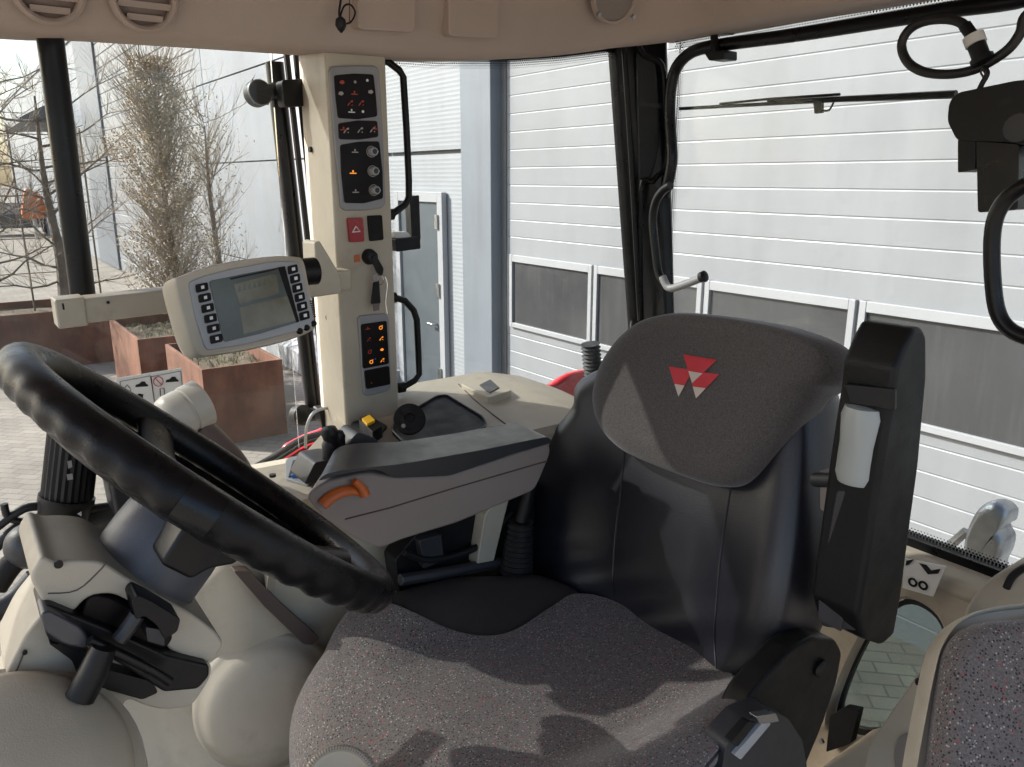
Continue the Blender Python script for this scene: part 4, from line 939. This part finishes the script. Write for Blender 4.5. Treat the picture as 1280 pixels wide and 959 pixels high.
# decal on the glass
dc = thing('warning_decal', 'white warning sticker with car and arrow pictograms on the glass', 'sticker', AY((190, 485), 1.355))
G = lambda p, d=0: AY(p, 1.355-d)
b = MB(); b.prism([G(p) for p in [(145, 473), (227, 460), (232, 505), (150, 520)]], (0, .0012, 0), white); b.build('sheet', dc, smooth=False)
b = MB(); ln = lambda ps, r=.0006, m=black, lp=False: b.tube([G(p, .0007) for p in ps], r, m, 5, loop=lp)
ln([(150, 477), (188, 470), (194, 508), (155, 514)], lp=True); ln([(189, 471), (226, 464), (230, 502), (194, 508)], lp=True)
def carpic(x, y): b.prism([G(p, .0004) for p in [(x-8, y+3), (x-7, y), (x-3, y-1), (x, y-4), (x+4, y-4), (x+6, y-1), (x+8, y), (x+8, y+2)]], (0, -.0006, 0), black)
carpic(177, 481); carpic(215, 475)
ln([(155, 486), (159, 481), (163, 486)]); ln([(157, 487), (161, 490), (164, 487)])
c_ = (198, 477); ln([(198+6*math.cos(a), 477+6*math.sin(a)) for a in [6.283*k/16 for k in range(16)]], .0007, logo_r, True); ln([(194, 473), (202, 481)], .0007, logo_r)
b.prism([G(p, .0004) for p in [(166, 497), (174, 492), (179, 493), (178, 506), (170, 508), (172, 500)]], (0, -.0006, 0), black)
b.prism([G(p, .0004) for p in [(199, 500), (207, 498), (208, 505), (200, 507)]], (0, -.0006, 0), black); ln([(201, 499), (200, 486), (205, 485), (206, 498)])
b.build('pictograms', dc, smooth=False)

# ================================================================== OPERATOR SEAT
seat = thing('operator_seat', 'black leather operator seat with speckled fabric cushion and headrest emblem', 'seat', (.6, .77, 1.45))
SY = .715
def H(x, y):
    d = abs(y-SY); z = 1.945
    z += .045*sstep(.12, .23, d)*sstep(.36, .50, x)
    z -= .012*math.exp(-((x-.62)/.12)**2)*sstep(.2, .05, d)
    z -= .028*sstep(.42, .27, x)
    z += .0015*math.sin(y*31)*math.sin(x*23)
    return z
def half(x, z):
    return V((x, SY, z))
outl = []
for x, d in ((.275, .0), (.28, .105), (.305, .19), (.335, .245), (.40, .288), (.50, .292), (.59, .282), (.67, .238), (.74, .205), (.79, .13)):
    outl.append((x, d))
pol = [V((x, SY+d, 0)) for x, d in outl]+[V((x, SY-d, 0)) for x, d in outl[:0:-1]]
def cush(mb, pol, m, off, rim, rings=40, n_out=200, below=True, rpow=2.2, er=.10, rad=.05):
    pts = resample(catmull(pol, 8, True), n_out); c_ = V((.53, SY, 0)); R_ = []
    for k in range(rings+1):
        t = 1-(k/rings)**1.5*.99; ring = []
        for p in pts:
            q = c_+(p-c_)*t; dist = (p-q).length
            dz = rad*(1-math.sqrt(max(0, 1-(1-min(dist/rad, 1))**2)))
            ring.append(V((q.x, q.y, H(q.x, q.y)+off-dz)))
        R_.append(ring)
    if below:
        lo = [[V((c_.x+(p.x-c_.x)*s_, c_.y+(p.y-c_.y)*s_, z)) for p in pts] for s_, z in ((.93, 1.78), (.975, 1.795), (1.0, 1.83), (1.008, 1.87))]
        R_ = lo+R_
    else:
        R_ = [[V((p.x, p.y, p.z-.012)) for p in R_[0]]]+R_
    mb.loft(R_, m)
b = MB(); cush(b, pol, worn, 0, 0); b.build('cushion', seat, angle=80)
# speckled centre panel
fo = [(.255, .0), (.26, .11), (.284, .195), (.318, .25), (.375, .292), (.415, .290), (.445, .262), (.48, .200), (.536, .150), (.6, .125), (.69, .138), (.75, .142), (.785, .09)]
fon = [(.26, .605), (.284, .52), (.318, .465), (.375, .425), (.41, .425), (.46, .432), (.52, .44), (.58, .450), (.64, .468), (.70, .50), (.75, .545), (.785, .60)]
fpol = [V((x, SY+d, 0)) for x, d in fo]+[V((x, y, 0)) for x, y in fon[::-1]]
b = MB(); pts = resample(catmull(fpol, 6, True), 260); c_ = V((.53, SY, 0)); R_ = []
for k in range(50):
    t = 1-(k/49)**1.4*.99; ring = []
    for p in pts:
        q = c_+(p-c_)*t; dist = (p-q).length*(1 if p.y > SY else 1.0)
        rad = .006+.062*(sstep(.43, .36, p.x) if p.y > SY else sstep(.52, .26, p.x))
        dz = rad*(1-math.sqrt(max(0, 1-(1-min(dist/rad, 1))**2)))
        ring.append(V((q.x, q.y, H(q.x, q.y)+.010-dz)))
    R_.append(ring)
lo = []
for dz in (.11, .07, .03, .008):
    lo.append([V((p.x, p.y, r0.z-(dz*(sstep(.43, .36, p.x) if p.y > SY else sstep(.60, .26, p.x))+.012))) for p, r0 in zip(pts, R_[0])])
lo = [[V((c_.x+(p.x-c_.x)*.85, c_.y+(p.y-c_.y)*.85, 1.80)) for p in pts]]+lo
b.loft(lo+R_, fab); b.build('fabric_panel', seat, angle=80)
b = MB(); ps = [V((x, SY+s_*d, H(x, SY+s_*d)+.003)) for s_ in (1,) for x, d in fo[5:-1]]; b.tube(ps, .0022, leather, 6, smooth=5); b.build('piping', seat); b = MB()
ps = [V((x, y, H(x, y)+.003)) for x, y in fon[4:-1]]; b.tube(ps, .0022, leather, 6, smooth=5); b.build('piping', seat)
b = MB(); b.prism([(.83, SY-.16, 1.86), (.845, SY-.16, 1.90), (.80, SY+.06, 1.93), (.79, SY+.06, 1.89)], (.012, 0, .0), beige_d); b.build('rear_edge', seat)
# base
b = MB(); b.prism(filr([(.34, SY-.2, 1.42), (.82, SY-.2, 1.42), (.82, SY+.2, 1.42), (.34, SY+.2, 1.42)], .05), (0, 0, .34), rubber); b.build('suspension_base', seat, bevel=.02)
# backrest
BO = V((.80, SY, 1.93)); BU = V((.135, 0, .48)).normalized(); BN = V((-BU.z, 0, BU.x)).normalized(); BA = V((0, 1, 0))
BP = lambda p, h=0: AP(p, BO+BN*h, BN)
back_px = [(750, 470), (738, 505), (716, 535), (698, 560), (684, 595), (674, 640), (673, 690), (684, 728), (712, 752), (760, 776), (830, 815), (900, 862), (938, 874), (968, 858), (1004, 815), (1024, 760), (1036, 690), (1041, 610), (1042, 540), (1038, 490), (1015, 450), (950, 430), (850, 430)]
ab = lambda q: ((q-BO).dot(BA), (q-BO).dot(BU))
s1 = smooth_line([(ab(BP(p))[1], ab(BP(p))[0]) for p in [(783, 560), (777, 600), (770, 650), (766, 700), (766, 775)]])
s2 = smooth_line([(ab(BP(p))[1], ab(BP(p))[0]) for p in [(915, 600), (908, 640), (900, 690), (895, 750), (890, 850)]])
def gback(x):
    a, v = ab(x); l, r = s1(v), s2(v)
    h = .022*sstep(l-.03, l+.13, a)+.024*sstep(r+.03, r-.14, a)
    h += .006*math.exp(-((v-.16)/.10)**2)
    h += .004*math.sin(v*60+a*40)*sstep(.12, .02, v)
    return h
b = MB(); pillow(b, [BP(p, -.02) for p in back_px], BN, .045, .07, leather, rings=90, n_out=320, edge=.22, g=gback, smoothn=6); bk = b.build('backrest', seat, angle=80); hb = hitter(b)
for seam in ([(783, 540), (779, 580), (775, 620), (770, 660), (767, 700), (766, 740), (768, 772)], [(917, 590), (910, 630), (904, 670), (899, 710), (895, 760), (893, 800), (896, 845)]):
    ps = [q for q in (hb(p, .0004) for p in catmull([V((x, y, 0)) for x, y in seam], 6)) if q is not None]
    b = MB(); b.tube(ps, .0016, leather, 6); b.build('seam', bk)
b = MB(); pillow(b, [BP((p[0]-4, p[1]+4), -.06) for p in back_px], -BN, .02, .005, black, rings=6, n_out=100, smoothn=6); b.build('back_shell', seat, angle=80)
head_px = [(808, 405), (838, 396), (872, 393), (912, 396), (950, 401), (1000, 411), (1040, 426), (1054, 442), (1054, 464), (1044, 480), (1022, 492), (1000, 522), (974, 558), (945, 592), (925, 606), (905, 609), (880, 604), (840, 590), (800, 574), (776, 560), (756, 538), (745, 508), (747, 478), (758, 450), (778, 425)]
def ghead(x):
    a, v = ab(x); return .030*math.exp(-((v-.50)/.06)**2)-.010*math.exp(-(a/.1)**2)*math.exp(-((v-.4)/.06)**2)
b = MB(); pillow(b, [BP(p, .05) for p in head_px], BN, .030, .05, headfab, rings=40, n_out=220, edge=.28, g=ghead, smoothn=5, backscale=.96); hd = b.build('headrest', seat, angle=80); hh_ = hitter(b)
LIFT = [.0010]
def HP(p): return hh_(p, LIFT[0])
def tri(mb, pts, m, k=5):
    A, B_, C_ = pts; vs = []; idx = {}
    for i in range(k+1):
        for j in range(k+1-i):
            p = (A[0]+(B_[0]-A[0])*i/k+(C_[0]-A[0])*j/k, A[1]+(B_[1]-A[1])*i/k+(C_[1]-A[1])*j/k)
            idx[(i, j)] = len(vs); vs.append(HP(p))
    fs = []
    for i in range(k):
        for j in range(k-i):
            fs.append([idx[(i, j)], idx[(i+1, j)], idx[(i, j+1)]])
            if i+j < k-1: fs.append([idx[(i+1, j)], idx[(i+1, j+1)], idx[(i, j+1)]])
    mb.add(vs, fs, m)
b = MB(); L_ = lambda p, q, t: (p[0]+(q[0]-p[0])*t, p[1]+(q[1]-p[1])*t)
for A, B_, C_ in (((836, 458), (866, 463), (848, 496)), ((860, 463), (899, 468), (870, 498)), ((854, 443), (896, 450), (865, 479))):
    t = .58; LIFT[0] += .0006
    p, q = L_(A, C_, t), L_(B_, C_, t)
    tri(b, (A, B_, p), logo_r); tri(b, (B_, q, p), logo_r); tri(b, (p, q, C_), logo_w)
b.build('emblem', hd, smooth=False)
# raised near armrest
YN = .415
ra = MB(); rp = px(AY, YN, [(1143, 410), (1155, 409), (1160, 420), (1160, 470), (1150, 580), (1139, 660), (1128, 745), (1119, 794), (1104, 808), (1080, 800), (1072, 770), (1085, 690), (1100, 590), (1116, 495), (1120, 462), (1132, 432)])
b = MB(); b.prism(filr(rp, .006), (0, .062, 0), mat('armrest black', (.006, .006, .0065), .48, spec=.25, bump=.2, bscale=500)); am = b.build('raised_armrest', seat, bevel=.009, bseg=4)
fx = lambda p: AP(p, V((.80, .45, 2.2)), V((-.97, -.25, .0)).normalized())
b = MB(); c0, c1 = fx((1087, 508)), fx((1076, 604)); ax = (c1-c0).normalized(); l = (c1-c0).length
b.lathe([(.010, 0), (.022, .002), (.025, .012), (.0235, l*.5), (.025, l-.01), (.022, l), (.008, l+.002)], c0+V((.004, .006, 0)), ax, mat('silver plastic', (.36, .38, .37), .35), 28); b.build('adjuster_roller', am)
b = MB(); b.prism(filr([fx(p)+V((-.010, -.003, 0)) for p in [(1058, 478), (1122, 484), (1121, 512), (1108, 508), (1066, 502)]], .003), (.03, .01, 0), black); b.build('roller_mount', am, bevel=.002)
b = MB(); b.prism(filr([fx(p)+V((-.008, -.002, 0)) for p in [(1048, 612), (1102, 606), (1088, 720), (1075, 786), (1030, 780), (1024, 745), (1034, 690)]], .006), (.05, .02, 0), leather); b.build('lower_cover', am, bevel=.006)
b = MB(); b.prism(filr([fx(p)+V((-.010, -.002, 0)) for p in [(1030, 728), (1062, 733), (1056, 786), (1026, 770)]], .003), (.01, .004, 0), dgrey); b.build('cover_plate', am, bevel=.001); b = MB(); b.prism([fx(p)+V((-.010, -.002, 0)) for p in [(1064, 646), (1074, 648), (1072, 652)]], (.002, 0, 0), rubber); b.build('slot', am)
b = MB(); b.tube([fx((1038, 620))+V((.03, .04, 0)), fx((1055, 612))+V((.02, .02, 0))], .009, dgrey, 14); b.prism(filr([fx(p)+V((.05, .03, 0)) for p in [(1022, 608), (1044, 622), (1036, 668), (1022, 660)]], .003), (.02, 0, 0), taupe); b.build('pivot', am, bevel=.001)
# recliner housing at the near rear corner
b = MB(); q = px(AY, .485, [(938, 872), (958, 846), (990, 812), (1018, 796), (1046, 800), (1054, 815), (1048, 850), (1030, 905), (1005, 965), (900, 980), (915, 920)])
b.prism(filr(q, .008), (0, .035, 0), mat('recliner black', (.007, .007, .007), .45, spec=.25, bump=.15, bscale=500)); b.build('recliner_cover', seat, bevel=.006)
b = MB(); b.lathe([(.012, 0), (.012, .006), (.009, .008), (.001, .008)], AY((1024, 834), .485), (-.2, -1, 0), black, 24); b.build('pivot_cap', seat)
b = MB(); q = px(AY, .45, [(908, 930), (935, 900), (965, 888), (985, 898), (1003, 925), (1010, 965), (900, 975)]); b.prism(filr(q, .008), (0, .03, 0), dgrey)
b.prism(filr(px(AY, .445, [(918, 944), (955, 902), (964, 905), (926, 950)]), .002), (0, .01, 0), lgrey); b.prism(filr(px(AY, .445, [(945, 896), (970, 892), (974, 902), (950, 906)]), .002), (0, .01, 0), steel)
b.prism(filr(px(AY, .446, [(914, 928), (936, 902), (946, 904), (922, 934)]), .002), (0, .01, 0), black)
tag(b.build('belt_buckle', None, bevel=.003), 'dark seat belt buckle with grey strip beside the seat cushion corner', 'buckle')
# bellows
b = MB(); gaim = mat('gaiter rubber', (.02, .02, .021), .4); a0, a1 = AY((643, 735), .955), AY((651, 652), .955); L0 = (a1-a0).length
b.lathe([((.032 if k % 2 else .026)*(1-.35*k/27), L0*k/27) for k in range(28)], a0, a1-a0, gaim, 28); b.tube([a1, AY((658, 625), .955), AY((664, 600), .955)], .011, black, 10, smooth=3)
tag(b.build('lever_gaiter', None), 'ribbed black rubber gaiter between seat back and armrest', 'gaiter')
# front adjuster knob below the cushion
b = MB(); o = AD((423, 985), .86); n = (CAM-o).normalized(); n = (n+V((-.3, -.1, .35))).normalized()
b.lathe([(.044, -.02), (.044, 0), (.041, .004), (.036, .005), (.032, .002), (.001, .002)], o, n, beige_d, 48)
u = n.orthogonal().normalized(); w_ = n.cross(u)
for k in range(80):
    a = 6.283*k/80; b.tube([o+(u*math.cos(a)+w_*math.sin(a))*.038+n*.0048, o+(u*math.cos(a)+w_*math.sin(a))*.0436+n*.0022], .0007, taupe, 5)
tag(b.build('adjuster_knob', None), 'round beige adjuster knob with ribbed rim below the seat front', 'knob')

# ================================================================== REAR LOWER PANEL, SILL, PASSENGER SEAT
rp_ = thing('rear_trim', 'beige rear cab wall with small tinted lower window', 'trim panel', (1.33, .6, 1.4))
inn = [AX(p, 1.30) for p in [(1035, 905), (1050, 850), (1080, 790), (1110, 760), (1135, 752), (1162, 766), (1176, 788), (1176, 812), (1150, 862), (1110, 905), (1092, 925), (1060, 925)]]
inn = resample(catmull(inn, 6, True), 96)
c_ = sum(inn, V((0, 0, 0)))/96
outr = []
for p in inn:
    a = p-c_; s_ = min((1.25-c_.y)/a.y if a.y > 1e-6 else 1e9, (-.4-c_.y)/a.y if a.y < -1e-6 else 1e9, (1.93-c_.z)/a.z if a.z > 1e-6 else 1e9, (1.3-c_.z)/a.z if a.z < -1e-6 else 1e9)
    outr.append(c_+a*s_)
b = MB(); b.loft([outr, [c_+(p-c_)*1.07 for p in inn], [c_+(p-c_)*1.02+V((.006, 0, 0)) for p in inn], [p+V((.03, 0, 0)) for p in inn], [p+V((.05, 0, 0)) for p in inn]], beige_d, cap=False); b.build('panel', rp_, angle=40)
b = MB(); b.loft([[c_+(p-c_)*.995+V((.028, 0, 0)) for p in inn], [c_+(p-c_)*.90+V((.028, 0, 0)) for p in inn], [c_+(p-c_)*.90+V((.04, 0, 0)) for p in inn]], mat('window rubber', (.03, .036, .034), .5), cap=False); b.build('window_seal', rp_)
b = MB(); b.add([c_+(p-c_)*.96+V((.034, 0, 0)) for p in inn], [list(range(96))], gl_dark); b.build('lower_pane', rp_, smooth=False)
b = MB(); b.prism(filr([(1.295, -.4, 1.925), (1.30, -.4, 1.945), (1.325, -.4, 1.955), (1.352, -.4, 1.957), (1.352, -.4, 1.92), (1.30, -.4, 1.915)], .006), (0, 1.64, 0), beige); b.build('sill', rp_)
b = MB(); b.prism(filr(px(AX, 1.296, [(1045, 890), (1062, 880), (1080, 884), (1070, 925), (1040, 935)]), .004), (-.02, 0, 0), rubber); b.lathe([(.005, 0), (.005, .006)], AX((1028, 926), 1.27), (-1, 0, 0), steel, 12); b.build('window_catch', rp_)
st = thing('tool_sticker', 'white sticker with black wrench and nut pictograms on the rear wall', 'sticker', AX((1155, 720), 1.298))
b = MB(); S = lambda p, d=0: AX(p, 1.288-d)
b.prism([S(p) for p in [(1130, 698), (1182, 708), (1166, 746), (1128, 735)]], (.002, 0, 0), white); b.build('sheet', st, smooth=False)
b = MB(); b.prism([S(p, .0006) for p in [(1149, 704), (1158, 706), (1164, 713), (1176, 711), (1173, 717), (1160, 718)]], (-.0005, 0, 0), black)
b.prism([S(p, .0006) for p in [(1133, 701), (1143, 699), (1136, 706), (1132, 707)]], (-.0005, 0, 0), black)
for x, y in ((1141, 728), (1154, 732)):
    b.lathe([(.0045, 0), (.0085, 0), (.0085, .0006), (.0045, .0006)], S((x, y), .0006), (-1, 0, 0), black, 12, cap=False)
b.build('pictograms', st, smooth=False)

ps = thing('passenger_seat', 'speckled fabric passenger seat in beige shell at the right edge', 'seat', AD((1260, 900), .85))
po, pn = AD((1240, 880), .78), V((-.45, -.62, .64)).normalized()
PP = lambda p, h=0: AP(p, po, pn)+pn*h
b = MB(); pillow(b, [PP(p) for p in [(1178, 840), (1186, 808), (1202, 788), (1230, 778), (1280, 774), (1350, 772), (1400, 900), (1380, 1040), (1250, 1050), (1165, 1020), (1166, 930)]], pn, .02, .03, fab, rings=24, n_out=160, edge=.18); b.build('cushion', ps, angle=80)
b = MB(); q = catmull([PP((p[0]+6, p[1]+8), -.012) for p in [(1140, 960), (1152, 890), (1164, 830), (1174, 795), (1196, 765), (1232, 748), (1290, 740), (1380, 735), (1450, 900), (1420, 1080), (1250, 1100), (1130, 1050)]], 5, True)
c2 = sum(q, V((0, 0, 0)))/len(q)
b.loft([[c2+(p-c2)*s_+pn*h for p in q] for s_, h in ((.95, -.03), (.965, -.022), (.975, -.010), (.975, 0), (.965, .005), (.945, .003), (.93, -.01))], beige); b.build('shell', ps, angle=60)
b = MB(); q = px(AX, 1.12, [(1200, 775), (1215, 745), (1240, 720), (1275, 702), (1330, 690), (1400, 690), (1400, 790), (1260, 790)]); b.prism(filr(q, .03), (.16, 0, 0), beige)
tag(b.build('fender_hump', None, bevel=.02, bseg=5), 'rounded beige wheel arch hump above the passenger seat', 'trim')
b = MB(); b.tube([AX(p, 1.11) for p in [(1258, 735), (1266, 720), (1284, 708), (1310, 700)]], .005, rubber, 8, smooth=4); tag(b.build('seat_strap', None), 'thin dark strap lying over the beige wheel arch hump', 'strap')
lf = thing('left_trim', 'beige trim box with oval pocket between seat and passenger seat', 'trim', AX((1110, 930), 1.0))
b = MB(); q = px(AX, 1.02, [(1075, 990), (1086, 930), (1120, 880), (1150, 838), (1172, 812), (1200, 800), (1220, 1000)]); b.prism(filr(q, .01), (.2, 0, 0), beige); b.build('box', lf, bevel=.012)
b = MB(); q = [AX(p, 1.017) for p in [(1118, 940), (1124, 922), (1140, 915), (1152, 930), (1150, 985), (1120, 985)]]; b.prism(filr(q, .012), (.004, 0, 0), taupe); b.build('pocket', lf)
b = MB(); b.tube([AX((1146, 852), 1.015), AX((1162, 855), 1.015)], .005, black, 8); b.build('clip', lf)
b = MB(); b.box((.86, .2, 1.32), (1.29, .62, 1.62), beige_d); tag(b.build('rear_step', None, bevel=.02), 'beige moulded floor step behind the seat base', 'trim')

# ================================================================== LIGHT
SAZ, SEL = R(48), R(35)          # sun in front of the cab and to its right
ts = V((-math.cos(SAZ)*math.cos(SEL), math.sin(SAZ)*math.cos(SEL), math.sin(SEL)))
sl = bpy.data.lights.new('sun', 'SUN'); sl.energy = 5; sl.angle = R(.6); sl.color = (1, .965, .91)
so = bpy.data.objects.new('sun', sl); col.objects.link(so); so.rotation_euler = ts.to_track_quat('Z', 'Y').to_euler()
wd = bpy.data.worlds.new('World'); sc.world = wd; wd.use_nodes = True; nt = wd.node_tree
sk = nt.nodes.new('ShaderNodeTexSky'); sk.sky_type = 'NISHITA'; sk.sun_disc = False; sk.sun_elevation = SEL; sk.sun_rotation = math.atan2(ts.x, ts.y)
sk.dust_density = 3; sk.air_density = 1
nt.links.new(sk.outputs[0], nt.nodes['Background'].inputs[0]); nt.nodes['Background'].inputs[1].default_value = .15
sc.view_settings.view_transform = 'Standard'; sc.view_settings.look = 'None'; sc.view_settings.gamma = 1; sc.view_settings.exposure = 1.38
sc.cycles.max_bounces = 8; sc.cycles.transparent_max_bounces = 24; sc.cycles.caustics_reflective = False; sc.cycles.caustics_refractive = False
sc.cycles.use_denoising = True; sc.cycles.sample_clamp_indirect = 6
